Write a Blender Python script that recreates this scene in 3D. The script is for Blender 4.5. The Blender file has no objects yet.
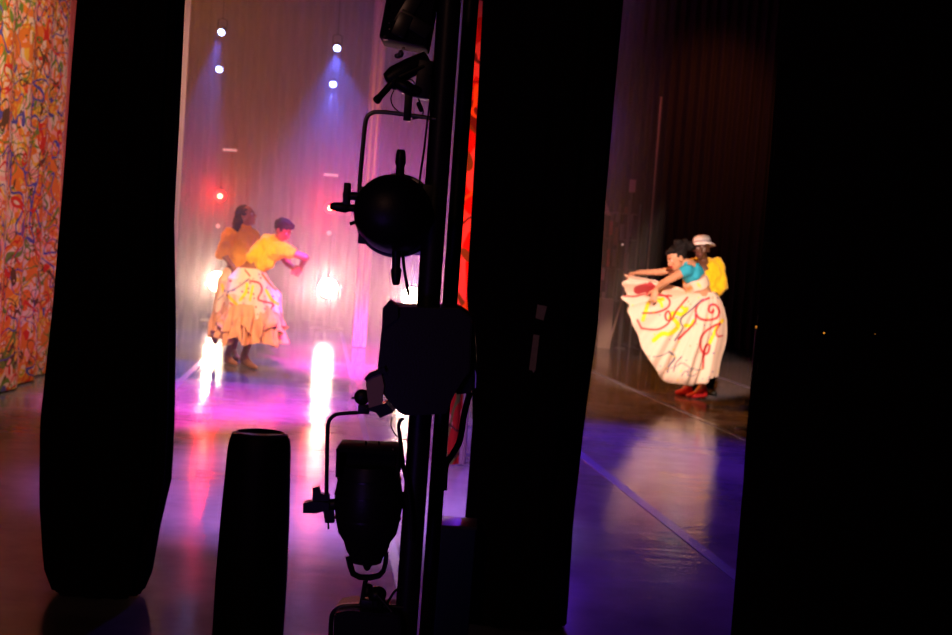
import bpy, bmesh, math, random
from mathutils import Vector, Matrix, noise
random.seed(7)
C = bpy.context.scene
COL = C.collection
R = math.radians
PI = math.pi

# ------------------------------------------------------------------ camera
F = 1300.0                       # focal length in pixels of a 952 wide frame
ROLL, PITCH = R(4.1), math.atan((317.5 - 237.0) / F)
CAMZ = 1.6
fw = Vector((0, math.cos(PITCH), -math.sin(PITCH)))
r0 = Vector((1, 0, 0)); u0 = r0.cross(fw)
right = r0 * math.cos(ROLL) + u0 * math.sin(ROLL)
up = right.cross(fw)
cam_d = bpy.data.cameras.new('camera'); cam = bpy.data.objects.new('camera', cam_d)
COL.objects.link(cam)
cam_d.sensor_width = 36.0; cam_d.lens = F * 36.0 / 952.0; cam_d.clip_end = 100
cam_d.dof.use_dof = True; cam_d.dof.focus_distance = 3.4; cam_d.dof.aperture_fstop = 6.3
cam.matrix_world = Matrix(((right.x, up.x, -fw.x, 0), (right.y, up.y, -fw.y, 0), (right.z, up.z, -fw.z, CAMZ), (0, 0, 0, 1)))
C.camera = cam
def ray(px, py): return fw + right * ((px - 476) / F) + up * ((317.5 - py) / F)
def at(px, py, Y):
    d = ray(px, py); return Vector((0, 0, CAMZ)) + d * (Y / d.y)
def fl(px, py, z=0.0):
    d = ray(px, py); return Vector((0, 0, CAMZ)) + d * ((CAMZ - z) / -d.z)

# ------------------------------------------------------------------ world, exposure
C.view_settings.view_transform = 'Standard'; C.view_settings.look = 'None'
C.view_settings.gamma = 1; C.view_settings.exposure = 0.0
w = bpy.data.worlds.new('world'); C.world = w; w.use_nodes = True
w.node_tree.nodes['Background'].inputs[0].default_value = (0.0006, 0.0004, 0.0006, 1)
w.node_tree.nodes['Background'].inputs[1].default_value = 1
try:
    C.cycles.use_denoising = True
    C.cycles.volume_bounces = 1
    C.cycles.max_bounces = 6
    C.cycles.sample_clamp_indirect = 4
except Exception: pass

# ------------------------------------------------------------------ lights
def light(kind, name, loc, color, power, target=None, size=60, blend=0.5, radius=0.05, spread=None):
    d = bpy.data.lights.new(name, kind); d.color = color; d.energy = power
    if kind == 'SPOT': d.spot_size = R(size); d.spot_blend = blend
    if kind in ('SPOT', 'POINT'): d.shadow_soft_size = radius
    if kind == 'AREA': d.size = radius
    o = bpy.data.objects.new(name, d); COL.objects.link(o); o.location = loc
    if target is not None:
        o.rotation_euler = (Vector(target) - Vector(loc)).to_track_quat('-Z', 'Y').to_euler()
    return o
WHITE = (1.0, 0.56, 0.40); BLUE = (0.10, 0.14, 1.0); RED = (1.0, 0.012, 0.006); MAG = (1.0, 0.03, 0.55)
# the four overhead blue lamps: pixel, distance, full beam angle, power, aim
OVER = [((221, 33), 15.0, 30, 1000, (-0.05, 0.0)), ((219, 70), 19.0, 18, 300, (0, 0)),
        ((337, 49), 15.0, 66, 600, (0.1, 0)), ((333, 85), 19.0, 66, 600, (0.05, 0))]
for (p, Y, ang, e, off) in OVER:
    q = at(p[0], p[1], Y)
    light('SPOT', 'overhead_blue_light', q + Vector((0, -0.08, -0.06)), BLUE, e, q + Vector((off[0] * 3, -1.2, -3)), ang, 0.35, 0.04)
# the opposite wing's booms: white low lamps facing us, red lamps above them
STAR = [(217, 281), (328, 288), (412, 297)]
for i, p in enumerate(STAR):
    q = at(p[0], p[1], 19.8)
    light('SPOT', 'wing_white_light', q + Vector((0, -0.16, 0)), WHITE, [220, 290, 220][i], Vector((q.x * 0.9, 8, 1.4)), 72, 1.0, 0.07)
for p in [(220, 196), (330, 208)]:
    q = at(p[0], p[1], 19.8)
    light('SPOT', 'wing_red_light', q + Vector((0, -0.14, 0)), RED, 130, Vector((q.x * 0.9, 6, 1.4)), 60, 1.0, 0.028)
# washes over the stage
light('SPOT', 'magenta_wash', (-0.6, 8.0, 5.6), MAG, 40000, fl(370, 362), 18, 0.6, 0.2)
light('SPOT', 'magenta_wash', (-2.5, 7.5, 5.6), MAG, 8500, fl(196, 405), 25, 0.7, 0.15)
light('SPOT', 'violet_wash', (-0.7, 6.4, 5.6), (0.58, 0.20, 0.95), 3000, fl(300, 490), 34, 0.8, 0.2)
light('SPOT', 'blue_wash', (0.62, 14.0, 3.6), (0.16, 0.03, 1.0), 1700, fl(610, 470), 50, 0.9, 0.2)
light('SPOT', 'amber_wash', (-6.5, 15.5, 6.6), (1.0, 0.29, 0.02), 4800, (-2.8, 15.5, 3.4), 50, 1.0, 0.2)
light('SPOT', 'rose_wash', (-2.6, 18.6, 0.5), (1.0, 0.20, 0.46), 300, (-2.8, 18, 4), 150, 1.0, 0.2)
light('SPOT', 'violet_side', (-0.85, 18.5, 0.5), (0.17, 0.12, 1.0), 1500, (-0.8, 18.0, 3), 80, 1.0, 0.2)
# front keys on the dancers
light('SPOT', 'key_right', (1.5, 6.6, 3.4), (1.0, 0.68, 0.54), 5000, at(686, 308, 14.1), 14, 0.35, 0.06)
light('SPOT', 'key_left', (-1.0, 6.8, 4.2), (1.0, 0.58, 0.28), 4200, at(250, 298, 13.9), 12, 0.6, 0.06)
light('AREA', 'wing_fill', (-1.6, -1.5, 3.4), (1.0, 0.45, 0.30), 7, (0.3, 4.5, 1.5), radius=0.5)  # unseen warm fill, added to bring out the curtain labels and near blacks
light('SPOT', 'lavender_wash', (0.1, 6.6, 5.6), (0.50, 0.40, 1.0), 1100, fl(385, 520), 26, 0.9, 0.1)
light('SPOT', 'blue_floor_wash', (-0.6, 7.0, 5.6), (0.08, 0.05, 1.0), 5000, fl(250, 400), 20, 0.7, 0.1)
light('SPOT', 'far_wing_amber', (4.2, 18.5, 7.0), (1.0, 0.25, 0.10), 500, at(705, 130, 22.2), 40, 1.0, 0.2)
light('SPOT', 'wing_blue_fill', (-0.9, 0.9, 0.9), (0.30, 0.10, 1.0), 6, (-0.2, 2.9, 1.45), 60, 1.0, 0.15)  # dim blue fill added near us, to put a sheen on the pole's lamps
light('SPOT', 'backdrop_light', (-2.3, 8.2, 4.3), (1.0, 0.66, 0.40), 520, at(30, 180, 11.6), 70, 0.8, 0.08)
light('SPOT', 'red_side', (0.3, 6.6, 1.2), (1.0, 0.04, 0.01), 420, at(466, 190, 8.9), 50, 0.8, 0.05)

# ------------------------------------------------------------------ helpers
OFF = {}
def linkobj(name, me, parent=None):
    o = bpy.data.objects.new(name, me); COL.objects.link(o)
    if parent is not None:
        off = OFF[parent.name]; OFF[o.name] = off
        me.transform(Matrix.Translation(-off)); o.parent = parent
    return o
def finish(name, bm, m, parent=None, smooth=True):
    me = bpy.data.meshes.new(name)
    bmesh.ops.recalc_face_normals(bm, faces=bm.faces)
    bm.to_mesh(me); bm.free()
    for mm in (m if isinstance(m, (list, tuple)) else [m]): me.materials.append(mm)
    if smooth:
        for p in me.polygons: p.use_smooth = True
        try: me.set_sharp_from_angle(angle=R(38))
        except Exception: pass
    return linkobj(name, me, parent)
def tag(o, label, cat, group=None, kind=None):
    o['label'] = label; o['category'] = cat
    if group: o['group'] = group
    if kind: o['kind'] = kind
    return o
def thing(name, loc, label, cat, group=None):
    o = bpy.data.objects.new(name, None); COL.objects.link(o); o.location = loc
    o.empty_display_size = 0.1
    OFF[o.name] = Vector(loc); return tag(o, label, cat, group)
def struct(o): o['kind'] = 'structure'; return o

def add(bm, geo_mat, verts, faces):
    vs = [bm.verts.new(geo_mat @ Vector(v)) for v in verts]
    for f in faces: bm.faces.new([vs[i] for i in f])
    return vs
def frame(d, hint=Vector((0, 0, 1))):
    z = Vector(d).normalized(); h = Vector(hint)
    if abs(z.dot(h)) > 0.98: h = Vector((0, 1, 0))
    x = h.cross(z).normalized(); y = z.cross(x)
    return Matrix((x, y, z)).transposed()
def box(bm, c, s, rot=None, bev=0.0):
    x, y, z = s[0] / 2, s[1] / 2, s[2] / 2
    M = Matrix.Translation(Vector(c)) @ (rot.to_4x4() if rot is not None else Matrix.Identity(4))
    b2 = bmesh.new()
    add(b2, Matrix.Identity(4), [(-x,-y,-z),(x,-y,-z),(x,y,-z),(-x,y,-z),(-x,-y,z),(x,-y,z),(x,y,z),(-x,y,z)],
        [(0,3,2,1),(4,5,6,7),(0,1,5,4),(1,2,6,5),(2,3,7,6),(3,0,4,7)])
    if bev: bmesh.ops.bevel(b2, geom=b2.edges[:], offset=bev, segments=2, affect='EDGES', profile=0.6)
    merge(bm, b2, M)
def merge(bm, b2, M=None):
    b2.verts.index_update(); vs = [bm.verts.new((M @ v.co) if M else v.co) for v in b2.verts]
    for f in b2.faces: bm.faces.new([vs[v.index] for v in f.verts])
    b2.free()
def lathe(bm, prof, o, axis=(0, 0, 1), n=32, hint=(0, 0, 1), sx=1.0):
    """prof: list of (distance along axis, radius)"""
    M = frame(Vector(axis), hint); o = Vector(o); rings = []
    for (t, r) in prof:
        if r < 1e-5: rings.append([bm.verts.new(o + M @ Vector((0, 0, t)))])
        else: rings.append([bm.verts.new(o + M @ Vector((sx * r * math.cos(2*PI*k/n), r * math.sin(2*PI*k/n), t))) for k in range(n)])
    for a, b in zip(rings, rings[1:]):
        if len(a) == 1 and len(b) == 1: continue
        if len(a) == 1:
            for k in range(n): bm.faces.new([a[0], b[k], b[(k+1) % n]])
        elif len(b) == 1:
            for k in range(n): bm.faces.new([a[k], a[(k+1) % n], b[0]])
        else:
            for k in range(n): bm.faces.new([a[k], a[(k+1) % n], b[(k+1) % n], b[k]])
    if len(rings[0]) > 1: bm.faces.new(rings[0][::-1])
    if len(rings[-1]) > 1: bm.faces.new(rings[-1])
def cyl(bm, a, b, r1, r2=None, n=20):
    a, b = Vector(a), Vector(b); r2 = r1 if r2 is None else r2
    lathe(bm, [(0, r1), ((b - a).length, r2)], a, b - a, n)
def spline(pts, n=8):
    P = [Vector(p) for p in pts]; out = []
    for i in range(len(P) - 1):
        p0 = P[max(i-1, 0)]; p1 = P[i]; p2 = P[i+1]; p3 = P[min(i+2, len(P)-1)]
        for k in range(n):
            t = k / n
            out.append(0.5 * ((2*p1) + (p2-p0)*t + (2*p0-5*p1+4*p2-p3)*t*t + (-p0+3*p1-3*p2+p3)*t**3))
    out.append(P[-1]); return out
def tube(bm, pts, r, n=10, flat=1.0):
    pts = [Vector(p) for p in pts]; rings = []; prev = None
    for i, p in enumerate(pts):
        d = (pts[min(i+1, len(pts)-1)] - pts[max(i-1, 0)]).normalized()
        x = prev - d * prev.dot(d) if prev is not None else d.orthogonal()
        x.normalize(); prev = x; y = d.cross(x)
        rr = r[i] if isinstance(r, (list, tuple)) else r
        rings.append([bm.verts.new(p + x * rr * math.cos(2*PI*k/n) + y * rr * flat * math.sin(2*PI*k/n)) for k in range(n)])
    for a, b in zip(rings, rings[1:]):
        for k in range(n): bm.faces.new([a[k], a[(k+1) % n], b[(k+1) % n], b[k]])
    bm.faces.new(rings[0][::-1]); bm.faces.new(rings[-1])
def ell(bm, c, rad, rot=None, u=20, v=12):
    M = Matrix.Translation(Vector(c)) @ (rot.to_4x4() if rot is not None else Matrix.Identity(4)) @ Matrix.Diagonal((*rad, 1))
    bmesh.ops.create_uvsphere(bm, u_segments=u, v_segments=v, radius=1, matrix=M)
def caps(bm, a, b, r1, r2, n=16):
    a, b = Vector(a), Vector(b); d = b - a; L = max(d.length, 1e-4)
    pr = [(-r1, 0)] + [(-r1*math.cos(t), r1*math.sin(t)) for t in (0.5, 1.0)] + [(0, r1), (L, r2)] + [(L + r2*math.sin(t), r2*math.cos(t)) for t in (0.55, 1.05)] + [(L + r2, 0)]
    lathe(bm, pr, a, d if d.length > 1e-4 else Vector((0, 0, 1)), n)

# ------------------------------------------------------------------ materials
def mat(name, col, rough=0.6, metal=0.0, emit=None, es=0.0, spec=0.5, bump=0.0, bscale=40.0, var=0.0, sheen=0.0):
    m = bpy.data.materials.new(name); m.use_nodes = True; nt = m.node_tree; b = nt.nodes['Principled BSDF']
    b.inputs['Base Color'].default_value = (*col, 1); b.inputs['Roughness'].default_value = rough
    b.inputs['Metallic'].default_value = metal; b.inputs['Specular IOR Level'].default_value = spec
    if sheen: b.inputs['Sheen Weight'].default_value = sheen
    if emit: b.inputs['Emission Color'].default_value = (*emit, 1); b.inputs['Emission Strength'].default_value = es
    if bump or var:
        n = nt.nodes.new('ShaderNodeTexNoise'); n.inputs['Scale'].default_value = bscale; n.inputs['Detail'].default_value = 4
        tc = nt.nodes.new('ShaderNodeTexCoord'); nt.links.new(tc.outputs['Object'], n.inputs['Vector'])
        if bump:
            bp = nt.nodes.new('ShaderNodeBump'); bp.inputs['Strength'].default_value = bump; bp.inputs['Distance'].default_value = 0.01
            nt.links.new(n.outputs[0], bp.inputs['Height']); nt.links.new(bp.outputs[0], b.inputs['Normal'])
        if var:
            mx = nt.nodes.new('ShaderNodeMix'); mx.data_type = 'RGBA'
            mx.inputs[6].default_value = (*[c * (1 - var) for c in col], 1); mx.inputs[7].default_value = (*[min(1, c * (1 + var)) for c in col], 1)
            nt.links.new(n.outputs[0], mx.inputs[0]); nt.links.new(mx.outputs[2], b.inputs['Base Color'])
    return m
def contour(nt, vec, scale, center, width, detail=1.5, dist=0.6, off=(0, 0, 0)):
    """thin curly line along a level of a noise field: 1 on the line"""
    mp = nt.nodes.new('ShaderNodeMapping'); mp.inputs['Location'].default_value = off; nt.links.new(vec, mp.inputs[0])
    n = nt.nodes.new('ShaderNodeTexNoise'); n.inputs['Scale'].default_value = scale; n.inputs['Detail'].default_value = detail
    n.inputs['Distortion'].default_value = dist; nt.links.new(mp.outputs[0], n.inputs['Vector'])
    a = nt.nodes.new('ShaderNodeMath'); a.operation = 'SUBTRACT'; nt.links.new(n.outputs[0], a.inputs[0]); a.inputs[1].default_value = center
    b = nt.nodes.new('ShaderNodeMath'); b.operation = 'ABSOLUTE'; nt.links.new(a.outputs[0], b.inputs[0])
    c = nt.nodes.new('ShaderNodeMath'); c.operation = 'LESS_THAN'; nt.links.new(b.outputs[0], c.inputs[0]); c.inputs[1].default_value = width
    return c.outputs[0]
def layer(nt, base, fac, col):
    mx = nt.nodes.new('ShaderNodeMix'); mx.data_type = 'RGBA'; nt.links.new(fac, mx.inputs[0])
    if isinstance(base, tuple): mx.inputs[6].default_value = (*base, 1)
    else: nt.links.new(base, mx.inputs[6])
    mx.inputs[7].default_value = (*col, 1); return mx.outputs[2]
M = {}
M['black_cloth'] = mat('black_velour', (0.016, 0.010, 0.011), 0.95, spec=0.15, bump=0.3, bscale=60)
M['black_metal'] = mat('black_metal', (0.012, 0.012, 0.014), 0.42, spec=0.4, bump=0.05, bscale=200)
M['black_satin'] = mat('black_satin_metal', (0.02, 0.02, 0.022), 0.28, spec=0.6)
M['steel'] = mat('worn_steel', (0.28, 0.27, 0.26), 0.3, 1.0, bump=0.05)
M['rubber'] = mat('black_rubber', (0.008, 0.008, 0.008), 0.6, spec=0.3)
M['matte_black'] = mat('matte_black_metal', (0.010, 0.010, 0.012), 0.75, spec=0.12)
M['wall'] = mat('black_paint', (0.010, 0.009, 0.010), 0.9, spec=0.1, bump=0.1)

# ------------------------------------------------------------------ setting
bm = bmesh.new(); box(bm, (0, 10.5, -0.05), (19, 27, 0.1))
fm = mat('stage_vinyl', (0.24, 0.22, 0.25), 0.34, spec=0.25)
nt = fm.node_tree; b = nt.nodes['Principled BSDF']; tc = nt.nodes.new('ShaderNodeTexCoord')
n1 = nt.nodes.new('ShaderNodeTexNoise'); n1.inputs['Scale'].default_value = 1.4; n1.inputs['Detail'].default_value = 6; nt.links.new(tc.outputs['Object'], n1.inputs['Vector'])
cr = nt.nodes.new('ShaderNodeMapRange'); cr.inputs[1].default_value = 0.3; cr.inputs[2].default_value = 0.7; cr.inputs[3].default_value = 0.10; cr.inputs[4].default_value = 0.19
nt.links.new(n1.outputs[0], cr.inputs[0]); nt.links.new(cr.outputs[0], b.inputs['Roughness'])
mp = nt.nodes.new('ShaderNodeMapping'); mp.inputs['Scale'].default_value = (1.0, 5.0, 1); mp.inputs['Rotation'].default_value = (0, 0, 0.25); nt.links.new(tc.outputs['Object'], mp.inputs[0])
n2 = nt.nodes.new('ShaderNodeTexNoise'); n2.inputs['Scale'].default_value = 2.2; n2.inputs['Detail'].default_value = 8; nt.links.new(mp.outputs[0], n2.inputs['Vector'])
bp = nt.nodes.new('ShaderNodeBump'); bp.inputs['Strength'].default_value = 0.25; bp.inputs['Distance'].default_value = 0.01
nt.links.new(n2.outputs[0], bp.inputs['Height']); nt.links.new(bp.outputs[0], b.inputs['Normal'])
n3 = nt.nodes.new('ShaderNodeTexNoise'); n3.inputs['Scale'].default_value = 0.9; n3.inputs['Detail'].default_value = 9; n3.inputs['Roughness'].default_value = 0.65; nt.links.new(tc.outputs['Object'], n3.inputs['Vector'])
mr = nt.nodes.new('ShaderNodeMapRange'); mr.inputs[1].default_value = 0.35; mr.inputs[2].default_value = 0.65; nt.links.new(n3.outputs[0], mr.inputs[0])
mx = nt.nodes.new('ShaderNodeMix'); mx.data_type = 'RGBA'; mx.inputs[6].default_value = (0.15, 0.135, 0.16, 1); mx.inputs[7].default_value = (0.30, 0.27, 0.31, 1)
nt.links.new(mr.outputs[0], mx.inputs[0]); nt.links.new(mx.outputs[2], b.inputs['Base Color'])
struct(finish('floor', bm, fm, smooth=False))
for nm, c, s in [('wall_back', (0, 23.1, 4), (19, 0.2, 8)), ('wall_left', (-9.6, 10.5, 4), (0.2, 27, 8)), ('wall_right', (9.6, 10.5, 4), (0.2, 27, 8)),
                 ('wall_front', (0, -3.1, 4), (19, 0.2, 8)), ('ceiling', (0, 10.5, 8.05), (19.4, 27, 0.1))]:
    bm = bmesh.new(); box(bm, c, s); struct(finish(nm, bm, M['wall'], smooth=False))

# haze hanging over the stage
hm = bpy.data.materials.new('stage_haze'); hm.use_nodes = True; nt = hm.node_tree; nt.nodes.clear()
out = nt.nodes.new('ShaderNodeOutputMaterial')
v1 = nt.nodes.new('ShaderNodeVolumeScatter'); v1.inputs['Density'].default_value = 0.022; v1.inputs['Anisotropy'].default_value = 0.0
v2 = nt.nodes.new('ShaderNodeVolumeScatter'); v2.inputs['Density'].default_value = 0.034; v2.inputs['Anisotropy'].default_value = 0.8
ad = nt.nodes.new('ShaderNodeAddShader'); nt.links.new(v1.outputs[0], ad.inputs[0]); nt.links.new(v2.outputs[0], ad.inputs[1]); nt.links.new(ad.outputs[0], out.inputs['Volume'])
bm = bmesh.new(); box(bm, (-2.2, 17.05, 3.4), (8.0, 8.5, 6.76))
hz = tag(finish('haze', bm, hm, smooth=False), 'coloured theatrical haze hanging over the lit stage', 'haze', kind='stuff')

# floor seams (tape)
def tape(name, pts, wd, m, label):
    bm = bmesh.new(); P = [fl(x, y) for x, y in pts]; d = (P[-1] - P[0]).normalized(); s = Vector((-d.y, d.x, 0)) * wd / 2
    rows = []
    for p in P: rows.append([bm.verts.new(p + s * k + Vector((0, 0, z))) for k, z in ((-1, 0.0003), (-1, 0.003), (1, 0.003), (1, 0.0003))])
    for a, b_ in zip(rows, rows[1:]):
        for k in range(4): bm.faces.new([a[k], a[(k+1) % 4], b_[(k+1) % 4], b_[k]])
    bm.faces.new(rows[0]); bm.faces.new(rows[-1][::-1])
    o = finish(name, bm, m, smooth=False); tag(o, label, 'tape', 'tape seams on the stage floor'); return o
tm = mat('glossy_tape', (0.20, 0.20, 0.34), 0.25, spec=0.6, var=0.2)
tape('floor_tape', [(575, 450), (745, 584)], 0.075, tm, 'broad floor tape seam nearest us, crossing the blue floor right')
tape('floor_tape', [(585, 368), (760, 446)], 0.06, tm, 'floor tape seam running just in front of the red shoes')
tape('floor_tape', [(598, 335), (765, 393)], 0.06, tm, 'farthest floor tape seam, passing behind the spread skirt')
tape('floor_tape', [(160, 400), (222, 343)], 0.07, tm, 'floor tape seam at the left dancers\' feet')
tape('floor_tape', [(341, 331), (404, 600)], 0.05, tm, 'pale floor tape seam running away from us beside the lamp pole')

# ------------------------------------------------------------------ curtains
def interp(tab, y):
    if y <= tab[0][0]: return tab[0][1]
    for (a, b), (c, d) in zip(tab, tab[1:]):
        if y <= c: return b + (d - b) * (y - a) / (c - a)
    return tab[-1][1]
def gathered(name, L, Rr, Y, depth, top, m, pleats=9, amp=0.09, ybot=None, seed=0, parent=None, zb=0.02, nz=70):
    """hanging cloth gathered to a bundle; L and Rr give its left and right edges against height (z, x)"""
    bm = bmesh.new(); rings = []; N = pleats * 12
    for i in range(nz + 1):
        z = zb + (top - zb) * (i / nz) ** 1.3
        xl, xr = interp(L, z), interp(Rr, z); cx, hw = (xl + xr) / 2, (xr - xl) / 2; ring = []
        for k in range(N):
            t = 2 * PI * k / N
            ph = seed * 1.7 + 0.5 * math.sin(z * 0.9 + seed) + 0.35 * noise.noise(Vector((z * 0.8, math.cos(t) * 2, seed)))
            rp = 1 + amp * math.sin(pleats * t + ph * 2) + amp * 0.6 * math.sin((pleats * 2 + 1) * t + 2 * ph) 
            rp /= 1 + amp
            ca, sa = math.cos(t), math.sin(t)
            sq = (abs(ca) ** 3 + abs(sa) ** 3) ** (-1 / 3)
            ring.append(bm.verts.new((cx + hw * ca * rp * sq, Y + depth * sa * rp * sq, z)))
        rings.append(ring)
    for a, b in zip(rings, rings[1:]):
        for k in range(N): bm.faces.new([a[k], a[(k+1) % N], b[(k+1) % N], b[k]])
    bm.faces.new(rings[0][::-1]); bm.faces.new(rings[-1])
    return finish(name, bm, m, parent)
def edge(pts, Y): return sorted([(at(x, y, Y).z, at(x, y, Y).x) for x, y in pts])
Yc = 5.35
Le = edge([(83, -60), (81, 0), (70, 150), (58, 300), (45, 420), (44, 500), (48, 565), (62, 602)], Yc)
Re = edge([(186, -60), (182, 0), (177, 120), (172, 220), (174, 330), (173, 420), (170, 480), (158, 530), (150, 575), (138, 602)], Yc)
o = gathered('leg_curtain', Le, Re, Yc, 0.14, 7.95, M['black_cloth'], 10, 0.06, seed=1)
tag(o, 'black leg curtain hanging left, between the painted drape and the yellow dancers', 'curtain', 'black leg curtains')
Le = edge([(489, -60), (484, 0), (474, 180), (468, 290), (474, 420), (466, 520), (458, 600)], Yc)
Re = edge([(627, -60), (622, 0), (612, 110), (604, 200), (597, 320), (584, 420), (573, 520), (568, 600)], Yc)
midc = gathered('leg_curtain', Le, Re, Yc, 0.14, 7.95, M['black_cloth'], 12, 0.05, seed=3)
tag(midc, 'black leg curtain in the middle with two pale tape labels, right of the lamp pole', 'curtain', 'black leg curtains')
Yd = 5.0
Le = edge([(792, -60), (787, 0), (775, 170), (762, 330), (750, 450), (735, 635)], Yd)
Re = [(0, 3.3), (5.5, 3.6)]
o = gathered('leg_curtain', Le, Re, Yd, 0.14, 7.95, M['black_cloth'], 16, 0.03, seed=5)
tag(o, 'widest black curtain, filling the right side beyond the blue dancer\'s floor', 'curtain', 'black leg curtains')

# flat pleated drops far away
def drop(name, x0, x1, Y0, Y1, z0, z1, m, waves, amp, parent=None, n=None, thick=0.012, seed=0):
    n = n or int(waves * 10); bm = bmesh.new(); fr = []; bk = []
    d = Vector((x1 - x0, Y1 - Y0, 0)); nn = Vector((-d.y, d.x, 0)).normalized()
    zs = [z0 + (z1 - z0) * j / 6 for j in range(7)]
    for i in range(n + 1):
        t = i / n; p = Vector((x0, Y0, 0)) + d * t
        cf, cb = [], []
        for z in zs:
            a = amp * math.sin(2 * PI * waves * t + 0.8 * math.sin(5 * t + seed)) * (1 - 0.4 * z / z1) + amp * 0.5 * noise.noise(Vector((t * waves * 1.3, z * 0.3, seed)))
            q = p + nn * a; cf.append(bm.verts.new((q.x, q.y, z))); q2 = q + nn * thick; cb.append(bm.verts.new((q2.x, q2.y, z)))
        fr.append(cf); bk.append(cb)
    for i in range(n):
        for j in range(6):
            bm.faces.new([fr[i][j], fr[i+1][j], fr[i+1][j+1], fr[i][j+1]]); bm.faces.new([bk[i][j], bk[i][j+1], bk[i+1][j+1], bk[i+1][j]])
        bm.faces.new([fr[i][0], bk[i][0], bk[i+1][0], fr[i+1][0]]); bm.faces.new([fr[i][6], fr[i+1][6], bk[i+1][6], bk[i][6]])
    for i in (0, n):
        for j in range(6): bm.faces.new([fr[i][j], fr[i][j+1], bk[i][j+1], bk[i][j]])
    return finish(name, bm, m, parent)
M['grey_cloth'] = mat('grey_cloth', (0.008, 0.006, 0.007), 1.0, spec=0.0)
M['dark_cloth'] = mat('dark_cloth', (0.03, 0.02, 0.02), 0.9, spec=0.1)
M['pale_cloth'] = mat('pale_cloth', (0.62, 0.52, 0.5), 0.9, spec=0.1)
o = drop('far_curtain', at(150, 200, 21.4).x, at(470, 200, 21.4).x, 21.55, 21.55, 0.01, 7.95, M['grey_cloth'], 22, 0.07, seed=2)
tag(o, 'pleated grey curtain across the far side, behind the yellow dancers', 'curtain')
o = drop('side_curtain', at(560, 200, 22).x, 6.5, 22.2, 22.2, 0.01, 7.95, M['dark_cloth'], 30, 0.07, seed=4)
tag(o, 'dark far curtain in shadow behind the dancers on the right', 'curtain')
# pale leg edges
a0 = at(394, 0, 17.5).x; zz = 6.9
o = drop('pale_leg', at(366, 230, 17.5).x - 0.08, at(366, 230, 17.5).x + 0.10, 17.5, 17.5, 0.01, 7.95, M['pale_cloth'], 2, 0.02, seed=4)
tag(o, 'narrow pale curtain edge standing behind the round stage lamp', 'curtain')
o = drop('pale_leg', at(170, 230, 12).x, at(176, 230, 12).x + 0.015, 12, 12, 0.01, 7.95, M['pale_cloth'], 1.5, 0.02, seed=6)
tag(o, 'thin pale curtain edge just right of the left black curtain', 'curtain')

# ------------------------------------------------------------------ painted drapes
def painted(name, base, seed, lines):
    m = bpy.data.materials.new(name); m.use_nodes = True; nt = m.node_tree; b = nt.nodes['Principled BSDF']
    b.inputs['Roughness'].default_value = 0.9; b.inputs['Specular IOR Level'].default_value = 0.1
    tc = nt.nodes.new('ShaderNodeTexCoord'); mp = nt.nodes.new('ShaderNodeMapping'); mp.inputs['Scale'].default_value = (1.5, 0.75, 0.95)
    nt.links.new(tc.outputs['Object'], mp.inputs[0]); v = mp.outputs[0]; col = base
    for i, (c, s, ce, wd, dist) in enumerate(lines):
        f = contour(nt, v, s, ce, wd, 1.0, dist, (seed * 3.1 + i * 7.3, i * 2.7, i * 4.9)); col = layer(nt, col, f, c)
    nt.links.new(col, b.inputs['Base Color']); return m
OR, YE, RD, BL, GR, PK, BR = (0.75, 0.22, 0.03), (0.80, 0.50, 0.05), (0.62, 0.04, 0.02), (0.10, 0.09, 0.35), (0.16, 0.26, 0.04), (0.85, 0.38, 0.28), (0.12, 0.06, 0.03)
M['painted'] = painted('painted_canvas', (0.78, 0.62, 0.42), 1, [
    (PK, 3.2, 0.52, 0.045, 0.8), (YE, 3.6, 0.5, 0.035, 1.0), (OR, 4.2, 0.47, 0.040, 1.2), (OR, 3.0, 0.6, 0.04, 0.7), (GR, 3.4, 0.55, 0.013, 1.0),
    (RD, 3.0, 0.40, 0.014, 1.0), (GR, 2.2, 0.36, 0.015, 1.5), (BR, 4.0, 0.58, 0.010, 1.2), (BL, 2.6, 0.48, 0.012, 1.0), (BR, 3.0, 0.38, 0.012, 1.3), (RD, 2.4, 0.61, 0.012, 0.8)])
A = fl(-60, 425); B = fl(53, 371)
root = thing('painted_drape', (A + B) / 2, 'tall canvas painted with orange, green and blue scribbles, hanging far left', 'backdrop')
drop('canvas', A.x, B.x, A.y, B.y, 0.02, 7.95, M['painted'], 5, 0.03, root, n=120, seed=3)
d = (B - A).normalized(); E = B + d * 0.42
M['red_hem'] = mat('brown_red_cloth', (0.50, 0.13, 0.09), 0.9, spec=0.1)
drop('side_hem', B.x, E.x, B.y, E.y, 0.02, 7.95, M['red_hem'], 1, 0.02, root, seed=3)
M['painted_red'] = painted('painted_canvas_red', (0.85, 0.40, 0.25), 5, [(RD, 2.0, 0.5, 0.05, 0.6), (GR, 1.6, 0.47, 0.03, 1.0), (BR, 1.9, 0.56, 0.02, 1.0), (YE, 2.2, 0.6, 0.03, 1.0)])
Yp = 8.9; q1 = at(457, 300, Yp).x; q2 = at(470.5, 300, Yp).x; q3 = at(477, 300, Yp).x
root = thing('painted_drape', (q1, Yp, 0), 'narrow painted cloth in red light, glimpsed between the lamp pole and the middle curtain', 'backdrop')
drop('canvas', q1, q2, Yp, Yp + 0.05, 0.02, 7.95, M['painted_red'], 1.5, 0.012, root, seed=1)
drop('side_hem', q2, q3, Yp + 0.05, Yp + 0.05, 0.02, 7.95, M['pale_cloth'], 1, 0.01, root, seed=2)

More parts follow.
